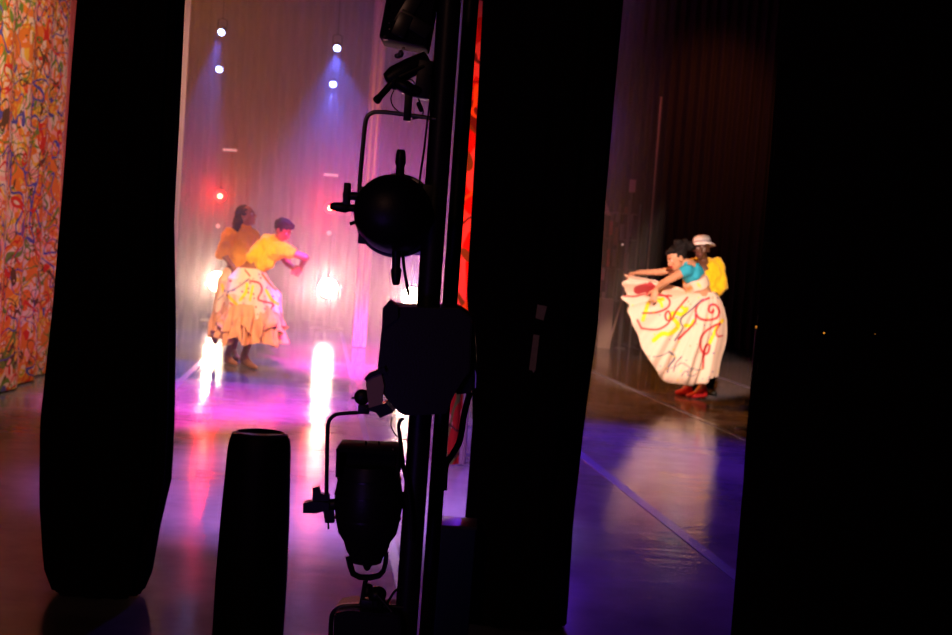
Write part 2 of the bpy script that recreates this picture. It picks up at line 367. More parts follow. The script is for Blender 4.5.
# ------------------------------------------------------------------ lamps that give light
M['lens_blue'] = mat('lit_blue_lens', (0.1, 0.1, 0.3), 0.3, emit=(0.35, 0.45, 1.0), es=14)
M['lens_white'] = mat('lit_white_lens', (0.5, 0.4, 0.3), 0.3, emit=(1.0, 0.78, 0.45), es=45)
M['lens_red'] = mat('lit_red_lens', (0.4, 0.02, 0.02), 0.3, emit=(1.0, 0.002, 0.001), es=9)
M['lens_hot'] = mat('hot_bulb', (0.5, 0.2, 0.1), 0.3, emit=(1.0, 0.55, 0.30), es=9)
M['lens_dim'] = mat('faintly_lit_lens', (0.4, 0.3, 0.3), 0.3, emit=(1.0, 0.55, 0.5), es=0.7)
OL = ['upper left overhead blue lamp with a narrow beam', 'lower left overhead blue lamp, its beam short and thin',
      'upper right overhead blue lamp with a wide beam', 'lower right overhead blue lamp with a wide beam']
for i, (p, Y, ang, e, off) in enumerate(OVER):
    q = at(p[0], p[1], Y); ax = Vector((off[0], -0.5 if i != 5 else 0, -1.0)).normalized(); ax = Vector((ax.x, -0.85, -0.62)).normalized()
    rad = 0.043 * Y / 15
    root = thing('overhead_lamp', q + Vector((0, 0, 0)), OL[i], 'stage light', 'blue lamps hanging over the stage')
    bm = bmesh.new(); lathe(bm, [(-0.13, rad*0.5), (-0.11, rad*0.9), (-0.06, rad*1.02), (-0.02, rad*1.02), (-0.02, rad*0.9)], q, ax, 20); finish('housing', bm, M['matte_black'], root)
    bm = bmesh.new(); lathe(bm, [(-0.019, rad*0.9), (-0.012, rad*0.88), (-0.004, rad*0.5), (0.0, 0)], q, ax, 20); finish('lens', bm, M['lens_blue'], root)
    k = q - ax * 0.06
    bm = bmesh.new(); tube(bm, [k + Vector((-rad*1.2, 0, 0)), k + Vector((-rad*1.2, 0, 0.12)), k + Vector((0, 0, 0.14)), k + Vector((rad*1.2, 0, 0.12)), k + Vector((rad*1.2, 0, 0))], 0.006, 6); finish('yoke', bm, M['black_metal'], root)
    bm = bmesh.new(); cyl(bm, k + Vector((0, 0, 0.135)), (k.x, k.y, 8.0), 0.003, n=6); finish('suspension_cable', bm, M['black_metal'], root)

def lamp_can(parent, name, lname, q, rad, lens, L=0.24):
    """a round lamp looking at us (towards -y)"""
    ax = Vector((-q.x, -q.y, 1.0 - q.z)).normalized()
    bm = bmesh.new(); lathe(bm, [(-L, rad*0.55), (-L*0.85, rad*0.95), (-0.05, rad*1.12), (0.02, rad*1.16), (0.02, rad*1.02), (-0.004, rad*1.02)], q, ax, 24)
    h = finish(name, bm, M['black_metal'], parent)
    bm = bmesh.new(); lathe(bm, [(-0.002, rad), (0.006, rad*0.8), (0.012, 0)], q, ax, 24); finish(lname, bm, lens, h)
    if name == 'red_lamp':
        bm = bmesh.new(); ell(bm, q + ax * 0.012, (0.035, 0.02, 0.035), u=14, v=8); finish('bulb', bm, M['lens_hot'], h)
    return h
BOOMS = [(0, (217, 281), (220, 196), (218, 226)), (1, (328, 288), (330, 208), (329, 233)), (2, (412, 297), None, None)]
BL = ['leftmost far lamp tower, white lamp beside the yellow dancers and red lamp above', 'middle far lamp tower, white lamp right of the bending dancer, red lamp above', 'far lamp tower whose white lamp shines just over the black box lamp']
for i, pw, pr, ps in BOOMS:
    q = at(pw[0], pw[1], 20.0); base = Vector((q.x, 20.18, 0))
    root = thing('lamp_tower', base, BL[i], 'lamp tower', 'lamp towers across the stage')
    bm = bmesh.new(); lathe(bm, [(0.0, 0.26), (0.02, 0.26), (0.035, 0.05), (0.06, 0.035)], base, (0, 0, 1), 28); finish('base_plate', bm, M['black_metal'], root)
    bm = bmesh.new(); cyl(bm, base + Vector((0, 0, 0.05)), base + Vector((0, 0, 2.25)), 0.012, n=12); finish('pole', bm, M['black_metal'], root)
    lamp_can(root, 'white_lamp', 'lens', q, 0.145, M['lens_white'])
    if pr: lamp_can(root, 'red_lamp', 'lens', at(pr[0], pr[1], 20.0), 0.085, M['lens_red'])
    if ps: lamp_can(root, 'dim_lamp', 'lens', at(ps[0], ps[1], 20.0), 0.035, M['lens_dim'])
# small far strips on cables, their glass given a faint glow
for i, (px, py) in enumerate([(230, 150), (331, 175)]):
    q = at(px, py, 20.5)
    root = thing('strip_lamp', q, ['small pale strip lamp high behind the yellow dancers\' heads', 'small pale strip lamp above the middle red lamp'][i], 'strip light')
    bm = bmesh.new(); box(bm, q + Vector((0, 0.03, 0)), (0.26, 0.06, 0.07), bev=0.008); finish('housing', bm, M['black_metal'], root)
    bm = bmesh.new(); box(bm, q + Vector((0, -0.006, 0)), (0.22, 0.012, 0.035)); finish('lamp_glass', bm, M['lens_dim'], root, smooth=False)
    bm = bmesh.new(); cyl(bm, q + Vector((0, 0.03, 0.03)), (q.x, q.y + 0.03, 8.0), 0.003, n=6); finish('suspension_cable', bm, M['black_metal'], root)

# small amber pilot lamps near the right curtain
M['amber_dot'] = mat('amber_pilot', (0.3, 0.1, 0.0), 0.4, emit=(1.0, 0.35, 0.03), es=0.8)
M['amber_dim'] = mat('amber_pilot_dim', (0.3, 0.1, 0.0), 0.4, emit=(1.0, 0.35, 0.05), es=0.10)
for i, (px, py, Y, mm, rr) in enumerate([(756.5, 327, 12.0, 'amber_dot', 0.010), (824, 333, 4.80, 'amber_dot', 0.0035), (875, 334, 4.80, 'amber_dim', 0.003)]):
    q = at(px, py, Y)
    root = thing('pilot_lamp', (q.x, q.y, 0 if i == 0 else q.z), ['tiny amber pilot lamp on a thin stand just left of the wide black curtain', 'brighter tiny amber lamp glowing on the wide black curtain', 'faintest amber lamp on the wide black curtain, right of the brighter one'][i], 'pilot light')
    bm = bmesh.new(); ell(bm, q, (rr, rr, rr), u=10, v=8); finish('bulb', bm, M[mm], root)
    bm = bmesh.new()
    if i == 0: cyl(bm, (q.x, q.y + 0.012, 0.01), (q.x, q.y + 0.012, q.z + 0.01), 0.006, n=8); lathe(bm, [(0, 0.12), (0.012, 0.12), (0.02, 0.02)], (q.x, q.y + 0.012, 0), n=16)
    else: cyl(bm, q, q + Vector((0, 0.16, 0)), rr * 1.1, n=10)
    finish('holder', bm, M['black_metal'], root)

# tape labels on the middle curtain
M['label'] = mat('pale_label_tape', (0.85, 0.66, 0.48), 0.8, var=0.25)
def front_y(px, py):   # y of the curtain face where the camera ray meets it
    dg = bpy.context.evaluated_depsgraph_get(); o = Vector((0, 0, CAMZ)); d = ray(px, py).normalized()
    ok, loc, nn, *_ = C.ray_cast(dg, o, d); return loc, nn
for i, poly in enumerate([[(537.5, 304.5), (547, 306.5), (543.5, 320.5), (535.5, 318)], [(533.5, 334.5), (539.5, 335.5), (535.5, 370), (533.5, 373), (532, 370.5), (529, 370)]]):
    loc, nn = front_y(sum(p[0] for p in poly) / len(poly), sum(p[1] for p in poly) / len(poly))
    bm = bmesh.new(); Y = loc.y - 0.012
    f1 = [bm.verts.new(at(x, y, Y)) for x, y in poly]; f2 = [bm.verts.new(at(x, y, Y) + Vector((0, 0.03, 0))) for x, y in poly]
    bm.faces.new(f1); bm.faces.new(f2[::-1])
    for k in range(len(poly)): bm.faces.new([f1[k], f2[k], f2[(k+1) % len(poly)], f1[(k+1) % len(poly)]])
    tag(finish('tape_label', bm, M['label'], smooth=False), ['short pale tape label, the upper of two on the middle black curtain', 'long pale tape label, the lower of two on the middle black curtain'][i], 'label')

# ------------------------------------------------------------------ the near lamp pole and what hangs on it
YN = 2.9; S = YN / F           # metres per pixel at the pole
def n_(px, py, dy=0.0): return at(px, py, YN + dy)
BK, ST = M['black_metal'], M['black_satin']
T, Bt = n_(444, 60), n_(411, 560); px0 = (T.x + Bt.x) / 2
def polex(z): return px0
root = thing('lamp_pole', (px0, YN + 0.02, 0), 'tall black pipe stand near us, carrying all the black stage lamps', 'pole')
bm = bmesh.new(); cyl(bm, (px0, YN + 0.02, 0.02), (px0, YN + 0.02, 4.2), 0.0262, n=28); finish('pole', bm, BK, root)
bm = bmesh.new(); lathe(bm, [(0, 0.30), (0.02, 0.30), (0.03, 0.29), (0.03, 0.06), (0.11, 0.045), (0.11, 0.027)], (px0, YN + 0.02, 0), n=36); finish('base_plate', bm, BK, root)
T2, B2 = at(463, 60, 3.15), at(435.5, 560, 3.15); x2 = (T2.x + B2.x) / 2
root = thing('thin_pole', (x2, 3.15, 0), 'thinner black upright pipe standing just right of the main lamp pole', 'pole')
bm = bmesh.new(); cyl(bm, (x2, 3.15, 0.02), (x2, 3.15, 4.2), 0.0185, n=20); finish('pole', bm, BK, root)
bm = bmesh.new(); lathe(bm, [(0, 0.14), (0.015, 0.14), (0.02, 0.03), (0.06, 0.02)], (x2, 3.32, 0), n=24); cyl(bm, (x2, 3.32, 0.03), (x2, 3.15, 0.06), 0.014, n=10); finish('foot', bm, BK, root)

def dark_handle(bm, a, b, r1, r2, r3):   # a handle with a thicker grip at its end
    a, b = Vector(a), Vector(b); d = b - a; L = d.length
    lathe(bm, [(0, r1), (L*0.18, r1*0.8), (L*0.52, r1*0.72), (L*0.55, r2), (L*0.62, r3), (L*0.93, r2), (L, r2*0.7)], a, d, 14)

# -- round ellipsoidal spotlight seen from behind
c = n_(394, 214); root = thing('ellipsoidal_spotlight', c, 'round black spotlight with handles above and below, hanging mid-height on the lamp pole', 'stage light')
ax = Vector((0.10, 1, -0.08)).normalized(); rr = 39 * S
bm = bmesh.new(); lathe(bm, [(-0.13, 0), (-0.128, rr*0.35), (-0.115, rr*0.62), (-0.085, rr*0.84), (-0.04, rr*0.96), (0, rr), (0.03, rr*1.0)], c, ax, 48); finish('reflector_housing', bm, BK, root)
bm = bmesh.new(); lathe(bm, [(0.028, rr*0.98), (0.05, rr*1.0), (0.062, rr*0.98), (0.13, rr*0.86), (0.30, rr*0.72), (0.34, rr*0.76), (0.36, rr*0.76)], c, ax, 48); finish('lens_barrel', bm, ST, root)
bm = bmesh.new(); lathe(bm, [(0.026, rr*0.99), (0.027, rr*1.07), (0.032, rr*1.09), (0.046, rr*1.09), (0.05, rr*1.07), (0.052, rr*0.99)], c, ax, 64); finish('rim', bm, mat('polished_rim', (0.10, 0.095, 0.10), 0.25, 0.9), root)
for (px, py, w_, h_) in ((367, 196, .035, .04), (366, 234, .03, .045), (376, 243, .03, .02), (430, 196, .05, .05)):
    bm = bmesh.new(); box(bm, n_(px, py, 0.02), (w_, 0.05, h_), bev=0.004); finish('shutter_tab', bm, BK, root)
bm = bmesh.new(); dark_handle(bm, n_(399.5, 184, -0.02), n_(401, 149.5, -0.02), 0.013, 0.0105, 0.0125); finish('handle', bm, BK, root)
bm = bmesh.new(); dark_handle(bm, n_(396.5, 246, -0.02), n_(396, 285, -0.02), 0.013, 0.009, 0.0125); finish('handle', bm, BK, root)
bm = bmesh.new(); tube(bm, spline([n_(404, 245), n_(403.5, 262), n_(406, 280), n_(409, 296)], 6), 0.0035, 8); finish('power_cable', bm, M['rubber'], root)
bm = bmesh.new(); dark_handle(bm, n_(372, 210), n_(330, 206), 0.012, 0.009, 0.0125); box(bm, n_(347, 194), (0.015, 0.02, 0.05), bev=0.003); cyl(bm, n_(343, 196), n_(362, 196), 0.009, n=12); finish('yoke_knob', bm, BK, root)
ay = Vector((0, 0.0, 0))
bm = bmesh.new(); tube(bm, spline([n_(358.5, 214), n_(360, 180), n_(363.5, 140), n_(366, 120), n_(371, 113.5), n_(380, 112), n_(400, 114), n_(436, 119)], 6), 0.0050, 10, 1.0); finish('yoke', bm, M['steel'], root)
bm = bmesh.new(); cyl(bm, n_(357.5, 200), n_(357.5, 224), 0.006, n=10); cyl(bm, n_(350, 224), n_(358, 221), 0.004, n=8); finish('yoke_bolt', bm, BK, root)

# -- tilted clamp and small lamp between the top box and the yoke
c = n_(402, 84); root = thing('small_spotlight', c, 'small tilted black spotlight with a stubby handle, directly above the round spotlight', 'stage light')
a_, b_ = n_(394, 76, 0), n_(428, 58, 0.02)
bm = bmesh.new(); lathe(bm, [(-0.020, 0.006), (-0.018, 0.016), (0, 0.022), (0.04, 0.022), (0.085, 0.017)], a_, b_ - a_, 24); finish('barrel', bm, BK, root)
bm = bmesh.new(); lathe(bm, [(0, 0.0075), (0.05, 0.0075), (0.052, 0.009), (0.062, 0.0095), (0.066, 0.006)], n_(395, 80, -0.01), n_(380.5, 96, -0.01) - n_(395, 80, -0.01), 14); finish('handle', bm, BK, root)
bm = bmesh.new(); ell(bm, n_(405, 87), (0.036, 0.03, 0.015), Matrix.Rotation(R(22), 3, 'Y')); ell(bm, n_(396, 82), (0.02, 0.02, 0.018)); ell(bm, n_(413, 91), (0.024, 0.022, 0.014)); box(bm, n_(424, 80, 0.01), (0.034, 0.04, 0.085), Matrix.Rotation(R(4), 3, 'Y'), bev=0.006); finish('clamp', bm, BK, root)
bm = bmesh.new(); box(bm, n_(408, 106), (0.0165, 0.02, 0.066), bev=0.002); finish('clamp_bolt', bm, BK, root)
bm = bmesh.new(); tube(bm, [n_(399, 77, -0.02), n_(414, 70, -0.015), n_(424, 66, -0.01)], 0.0035, 8); finish('bare_rod', bm, M['steel'], root)
bm = bmesh.new(); tube(bm, spline([n_(394, 90), n_(391, 98), n_(393, 106), n_(399, 112)], 6), 0.0016, 6); tube(bm, spline([n_(404, 80), n_(412, 80), n_(416, 88), n_(419, 100), n_(423, 110), n_(421, 117), n_(412, 119)], 6), 0.0016, 6); caps(bm, n_(418.5, 104), n_(421, 110), 0.005, 0.005, 10); finish('safety_cable', bm, M['rubber'], root)

# -- top box lamp
c = n_(411, 20); root = thing('floodlight', c, 'boxy black stage lamp with violet sheen, cut off by the top of the photo', 'stage light')
Rt = Matrix.Rotation(R(-8.5), 3, 'Y'); 
bm = bmesh.new(); box(bm, n_(411, 12, 0.04), (0.106, 0.14, 0.155), Matrix.Rotation(R(7), 3, 'Y'), bev=0.006); finish('housing', bm, M['matte_black'], root)
bm = bmesh.new()
for k, (px, py, l) in enumerate([(408, 10, 0.07), (414, 24, 0.075), (402, 25, 0.05)]):
    box(bm, n_(px, py, -0.034 - 0.004 * k), (l, 0.006, 0.03), Matrix.Rotation(R([-62, 28, -70][k]), 3, 'Y'), bev=0.001)
finish('barn_door', bm, ST, root)
for (px, py, hh) in ((389.5, 8, 0.02), (385.6, 37, 0.012)):
    bm = bmesh.new(); box(bm, n_(px, py, -0.02), (0.010, 0.02, hh), bev=0.002); finish('latch', bm, BK, root)
M['brass'] = mat('pale_brass', (0.6, 0.52, 0.35), 0.35, 1.0)
for (px, py, r_) in [(389.5, 29, 0.0022), (403.5, 48.5, 0.0036), (389, 23, 0.0015), (408.5, 53, 0.0016)]:
    bm = bmesh.new(); ell(bm, n_(px, py, -0.036), (r_, r_*0.6, r_), u=10, v=8); finish('rivet', bm, M['brass'], root)
bm = bmesh.new(); ell(bm, n_(398, 56, 0.0), (0.008, 0.008, 0.006)); ell(bm, n_(401, 54, 0.0), (0.006, 0.01, 0.009)); finish('focus_screw', bm, M['steel'], root)
bm = bmesh.new(); cyl(bm, n_(425, 6, 0.03), n_(440, 8, 0.03), 0.012, n=12); finish('clamp', bm, BK, root)

# -- large box lamp
root = thing('box_spotlight', n_(425, 360), 'big black box-shaped lamp halfway up the pole, tan flap at its left', 'stage light')
def prism(bm, poly, Y0, Y1, sc=1.0):
    c_ = Vector((sum(p[0] for p in poly) / len(poly), sum(p[1] for p in poly) / len(poly)))
    P0 = [n_(x, y, Y0) for x, y in poly]; off = Vector((0, Y1 - Y0, 0)); cc = sum(P0, Vector()) / len(P0)
    f1 = [bm.verts.new(p) for p in P0]; f2 = [bm.verts.new(cc + (p - cc) * sc + off) for p in P0]; n = len(poly)
    bm.faces.new(f1); bm.faces.new(f2[::-1])
    for k in range(n): bm.faces.new([f1[k], f1[(k+1) % n], f2[(k+1) % n], f2[k]])
bm = bmesh.new(); prism(bm, [(384, 305), (399, 307), (418, 307.5), (459, 308), (472, 318), (470, 372), (455, 390), (447, 414), (404, 416), (399, 413), (384, 396), (377, 372)], -0.10, 0.12, 0.97)
bmesh.ops.bevel(bm, geom=bm.edges[:], offset=0.003, segments=2, affect='EDGES'); finish('housing', bm, BK, root)
bm = bmesh.new(); prism(bm, [(382.5, 308), (389.5, 300.5), (398, 307), (398, 318), (382, 330)], -0.11, -0.06); finish('corner_latch', bm, BK, root)
M['frosted'] = mat('tan_filter_gel', (0.62, 0.42, 0.32), 0.6, var=0.2, bscale=12)
bm = bmesh.new(); prism(bm, [(365, 377), (380.5, 370), (384, 386), (381.5, 405), (369, 409)], -0.106, -0.09); finish('gel_frame', bm, M['frosted'], root)
bm = bmesh.new(); prism(bm, [(364, 379), (369, 373), (384, 367), (386, 372), (372, 377), (366, 381)], -0.112, -0.085); finish('barn_door', bm, BK, root)
bm = bmesh.new(); prism(bm, [(366, 409), (386, 403), (394, 412), (380, 418), (376, 413)], -0.11, -0.05); finish('barn_door', bm, BK, root)
bm = bmesh.new(); prism(bm, [(461, 322), (474, 324), (477, 366), (473, 393), (455, 395), (452, 340)], -0.06, 0.05); bmesh.ops.bevel(bm, geom=bm.edges[:], offset=0.004, segments=2, affect='EDGES'); finish('junction_box', bm, BK, root)
bm = bmesh.new(); tube(bm, [n_(474.5, 365, -0.06), n_(476, 376, -0.06), n_(475.5, 388, -0.06)], 0.0016, 6); finish('trim_strip', bm, M['steel'], root)
bm = bmesh.new(); cyl(bm, n_(415, 378, 0.0), n_(417, 378, 0.08), 0.035, n=20); finish('clamp', bm, BK, root)

# -- lower round-bodied lamp with its gel frame on top
c = n_(367, 500); root = thing('par_can_lamp', c, 'large black barrel-shaped lamp pointing upward, low on the pole, loop handle beneath', 'stage light')
ax = (n_(370, 446) - n_(366, 562)); up_ = ax.normalized(); c0 = n_(366.5, 562)
prof = [(0, 0), (0.001, 15), (6, 17), (12, 21), (22, 24), (30, 29.5), (44, 32.5), (58, 34.5), (72, 34), (84, 32), (96, 30), (100, 29)]
bm = bmesh.new(); lathe(bm, [(t * S, r * S) for t, r in prof], c0, up_, 48); finish('housing', bm, BK, root)
bm = bmesh.new()
for t, r in ((46, 33.6), (70, 34.8), (86, 32.6)): lathe(bm, [((t-1.3) * S, (r-1.5) * S), ((t-1) * S, r * S), ((t+1) * S, r * S), ((t+1.3) * S, (r-1.5) * S)], c0, up_, 48)
finish('cooling_ring', bm, ST, root)
bm = bmesh.new(); Ry = Matrix.Rotation(R(-1.5), 3, 'Y')
box(bm, n_(370, 447, 0.0), (62*S, 0.13, 4*S), Ry, bev=0.002)
for sx in (-29.5, 29.5): box(bm, n_(370 + sx, 459, 0.0), (3*S, 0.13, 27*S), Ry, bev=0.002)
box(bm, n_(369, 461, 0.02), (56*S, 0.09, 24*S), Ry, bev=0.003)
for sx in (-4, 9): cyl(bm, n_(370 + sx, 441), n_(370 + sx, 446), 0.0022, n=8)
finish('gel_frame', bm, M['matte_black'], root)
for sx, dy in ((-27, 0.5), (23, 0)):
    bm = bmesh.new(); ell(bm, n_(370 + sx, 449.5 + dy, -0.064), (0.0022, 0.001, 0.0022), u=8, v=6); finish('screw', bm, M['brass'], root)
bm = bmesh.new(); P = [n_(348.5, 556), n_(350.5, 566), n_(353, 573.5), n_(360, 577), n_(370, 577.5), n_(379, 575.5), n_(383.5, 571), n_(385.5, 563), n_(386.5, 552)]
tube(bm, P, 0.0085, 10, 0.55); ell(bm, n_(367.5, 562), (0.011, 0.02, 0.02)); finish('loop_handle', bm, BK, root)
bm = bmesh.new(); tube(bm, spline([n_(326.5, 500), n_(327, 460), n_(327.5, 432), n_(329, 421), n_(335, 415), n_(343, 413.5), n_(366, 412)], 6), 0.0046, 10); finish('yoke', bm, BK, root)
bm = bmesh.new(); ell(bm, n_(362, 397, -0.02), (0.018, 0.012, 0.018)); box(bm, n_(364, 409, -0.01), (0.026, 0.02, 0.022), bev=0.003); caps(bm, n_(352, 398, -0.02), n_(358, 398, -0.02), 0.0025, 0.003, 8); finish('clamp_knob', bm, BK, root)
bm = bmesh.new(); prism(bm, [(303, 503.5), (314, 501.5), (329, 503), (329, 510), (316, 513.5), (303, 513)], -0.02, 0.012); prism(bm, [(312.5, 488), (318.5, 487), (320, 494), (329, 495), (329, 501), (312.5, 502)], -0.012, 0.008)
prism(bm, [(323, 510), (333, 510), (334, 523), (325, 523)], -0.012, 0.01); cyl(bm, n_(328, 520), n_(328.5, 529), 0.0022, n=8); cyl(bm, n_(326, 505), n_(345, 503), 0.013, n=14); finish('yoke_knob', bm, BK, root)
bm = bmesh.new(); cyl(bm, n_(396, 500, 0.01), n_(412, 500, 0.02), 0.02, n=16); finish('pole_clamp', bm, BK, root)

# -- bottom lamp, cut by the frame
c = n_(368, 620); root = thing('clamped_spotlight', c, 'lowest black lamp on the pole, curved bar over it, cut off below', 'stage light')
bm = bmesh.new(); prism(bm, [(334, 614), (350, 611), (400, 616), (402, 660), (332, 660)], -0.05, 0.08); bmesh.ops.bevel(bm, geom=bm.edges[:], offset=0.004, segments=2, affect='EDGES'); finish('housing', bm, BK, root)
bm = bmesh.new(); tube(bm, spline([n_(330.5, 648), n_(331, 625), n_(333, 613), n_(342, 606.5), n_(358, 605.5), n_(380, 606), n_(404, 607.5)], 6), 0.0055, 10, 1.0); finish('yoke', bm, ST, root)
bm = bmesh.new(); cyl(bm, n_(366, 577), n_(360, 614), 0.0055, n=10); ell(bm, n_(368, 590), (0.012, 0.02, 0.016)); cyl(bm, n_(376, 592), n_(377, 604), 0.018, n=16); ell(bm, n_(377, 594, 0), (0.022, 0.024, 0.018)); box(bm, n_(372, 603), (0.05, 0.03, 0.02), bev=0.004); finish('clamp', bm, BK, root)
bm = bmesh.new(); cyl(bm, n_(377, 594, -0.02), n_(398, 618, -0.02), 0.005, n=12); finish('bare_rod', bm, M['steel'], root)
bm = bmesh.new(); tube(bm, spline([n_(404, 586), n_(395, 591), n_(389, 600), n_(384, 607), n_(374, 613)], 6), 0.0028, 8); tube(bm, spline([n_(383, 611, -.03), n_(389, 618, -.03), n_(393, 621, -.03)], 6), 0.002, 8); finish('power_cable', bm, M['rubber'], root)

# -- loose cables on the pole
for lab, pts, r_ in [('thin black cable hanging from the small tilted spotlight beside the pole', [(429, 75), (431, 92), (427.5, 120), (424, 150), (420, 178), (419, 200)], 0.0024),
                     ('thick black cable running down below the box lamp on the pole', [(404, 418), (399, 424), (401, 445), (404, 470), (410, 500), (412, 540)], 0.0045),
                     ('looped thin black cable left of the pole below the box lamp', [(392, 417), (391, 425), (395, 434), (402, 439), (408, 440)], 0.0016)]:
    bm = bmesh.new(); tube(bm, spline([n_(x, y, -0.02) for x, y in pts], 8), r_, 8); tag(finish('power_cable', bm, M['rubber'], None), lab, 'cable')
bm = bmesh.new(); tube(bm, spline([at(x, y, 3.1) for x, y in [(470, 392), (464, 415), (460, 440), (452, 455), (446, 465), (444, 490)]], 8), 0.0075, 8); tag(finish('power_cable', bm, M['rubber'], None), 'heavy black cable curving down from the box lamp to the thin pipe', 'cable')

# ------------------------------------------------------------------ padded post and case
Yq = 4.0; tp = at(262, 433, Yq); sq = Yq / F
root = thing('padded_post', (tp.x - 0.012, Yq, 0), 'waist-high black rounded post with a glossy domed top, standing near us', 'post')
bm = bmesh.new(); h = tp.z
pr = [(0, 34.5), (0.02, 35.5), (h*0.5, 36.0), (h*0.72, 34.5), (h - 0.06, 31.8), (h - 0.025, 30.6), (h - 0.008, 28.6)]
lathe(bm, [(t, r * sq) for t, r in pr], (tp.x - 0.005, Yq, 0), n=48); finish('body', bm, mat('black_padding', (0.007, 0.006, 0.007), 0.55, spec=0.25), root)
bm = bmesh.new(); lathe(bm, [(h - 0.009, 28.8 * sq), (h - 0.002, 27.8*sq), (h + 0.002, 24*sq), (h - 0.003, 22*sq), (h - 0.006, 0)], (tp.x - 0.005, Yq, 0), n=48); finish('glossy_cap', bm, mat('glossy_black', (0.02, 0.018, 0.014), 0.12, spec=0.8), root)

M['navy'] = mat('navy_panel', (0.02, 0.05, 0.22), 0.5)
a_ = at(439, 526, 5.0); b2 = at(476, 526, 5.0)
root = thing('equipment_case', ((a_.x + b2.x) / 2, 5.1, 0), 'dark navy box on the floor at the foot of the middle curtain', 'case')
bm = bmesh.new(); box(bm, ((a_.x + b2.x) / 2, 5.08, a_.z / 2), (b2.x - a_.x, 0.16, a_.z - 0.004), bev=0.006); finish('body', bm, M['navy'], root)
bm = bmesh.new(); box(bm, ((a_.x + b2.x) / 2, 5.08, a_.z), (b2.x - a_.x + 0.008, 0.168, 0.012), bev=0.002); finish('lid', bm, mat('lid_edge', (0.12, 0.12, 0.16), 0.4), root)

# ------------------------------------------------------------------ the dancers
def project(P):
    d = Vector(P) - Vector((0, 0, CAMZ)); k = d.dot(fw); return 476 + F * d.dot(right) / k, 317.5 - F * d.dot(up) / k
def remesh(name, bm, m, parent, voxel=0.006, smooth=4, fold=0.0, fscale=9.0, fold_dir=(1, 1, 1)):
    me = bpy.data.meshes.new('tmp'); bm.to_mesh(me); bm.free()
    t = bpy.data.objects.new('tmp', me); COL.objects.link(t)
    r = t.modifiers.new('r', 'REMESH'); r.mode = 'VOXEL'; r.voxel_size = voxel; r.use_smooth_shade = True
    s = t.modifiers.new('s', 'SMOOTH'); s.factor = 0.5; s.iterations = smooth
    dg = bpy.context.evaluated_depsgraph_get(); dg.update()
    out = bpy.data.meshes.new_from_object(t.evaluated_get(dg)); out.name = name
    bpy.data.objects.remove(t); bpy.data.meshes.remove(me)
    if fold:
        ns = [v.normal.copy() for v in out.vertices]; fd = Vector(fold_dir)
        for v, n in zip(out.vertices, ns):
            q = Vector((v.co.x * fd.x, v.co.y * fd.y, v.co.z * fd.z)) * fscale
            v.co += n * fold * (noise.noise(q) + 0.5 * noise.noise(q * 2.3))
    out.materials.clear(); out.materials.append(m)
    for p in out.polygons: p.use_smooth = True
    return linkobj(name, out, parent)
def hand(bm, w, d, nrm, s=1.0, curl=0.5, thumb=1):
    """palm and five unequal bent fingers; w wrist, d pointing direction, nrm palm normal (curl side)"""
    w = Vector(w); d = Vector(d).normalized(); nrm = Vector(nrm); nrm = (nrm - d * nrm.dot(d)).normalized(); x = d.cross(nrm)
    Mx = Matrix((x, d, nrm)).transposed(); pc = w + d * 0.045 * s
    ell(bm, pc, (0.038*s, 0.052*s, 0.016*s), Mx, 16, 10)
    for i, (o, L) in enumerate([(-0.030, 0.075), (-0.010, 0.085), (0.011, 0.080), (0.031, 0.062)]):
        p = w + d * 0.078 * s + x * o * s; dd = (d + x * o * 5).normalized(); a = 0
        for seg in (0.45, 0.32, 0.23):
            e = p + (dd * math.cos(a) + nrm * math.sin(a)) * L * seg * s; caps(bm, p, e, 0.0088*s, 0.0078*s, 8); p = e; a += curl * (0.9 if seg > 0.4 else 1.0)
    p = w + d * 0.02 * s - x * 0.026 * s * thumb; e = p + (d * 0.55 - x * 0.75 * thumb + nrm * 0.3).normalized() * 0.04 * s
    caps(bm, p, e, 0.013*s, 0.010*s, 8); caps(bm, e, e + (d * 0.9 - x * 0.2 * thumb + nrm * 0.4).normalized() * 0.03 * s, 0.0098*s, 0.008*s, 8)
def head(bm, c, f, u, s=1.0):
    f = Vector(f).normalized(); u = Vector(u); u = (u - f * u.dot(f)).normalized(); r_ = f.cross(u)
    Mx = Matrix((r_, f, u)).transposed(); c = Vector(c); P = lambda a, b, d: c + (r_*a + f*b + u*d) * s
    ell(bm, P(0, -0.012, 0.022), (0.076*s, 0.096*s, 0.092*s), Mx, 24, 16)
    ell(bm, P(0, 0.022, -0.045), (0.056*s, 0.064*s, 0.072*s), Mx, 20, 12)
    ell(bm, P(0, 0.060, -0.098), (0.022*s, 0.020*s, 0.018*s), Mx, 12, 8)          # chin
    caps(bm, P(0, 0.082, 0.012), P(0, 0.101, -0.030), 0.009*s, 0.015*s, 10)       # nose
    for k in (-1, 1):
        ell(bm, P(k*0.034, 0.066, -0.022), (0.022*s, 0.016*s, 0.018*s), Mx, 12, 8)  # cheeks
        ell(bm, P(k*0.032, 0.078, 0.024), (0.024*s, 0.010*s, 0.008*s), Mx, 12, 8)   # brow
        ell(bm, P(k*0.078, -0.012, -0.014), (0.010*s, 0.020*s, 0.032*s), Mx, 12, 8) # ears
    ell(bm, P(0, 0.079, -0.058), (0.026*s, 0.012*s, 0.012*s), Mx, 12, 8)
    return P, Mx
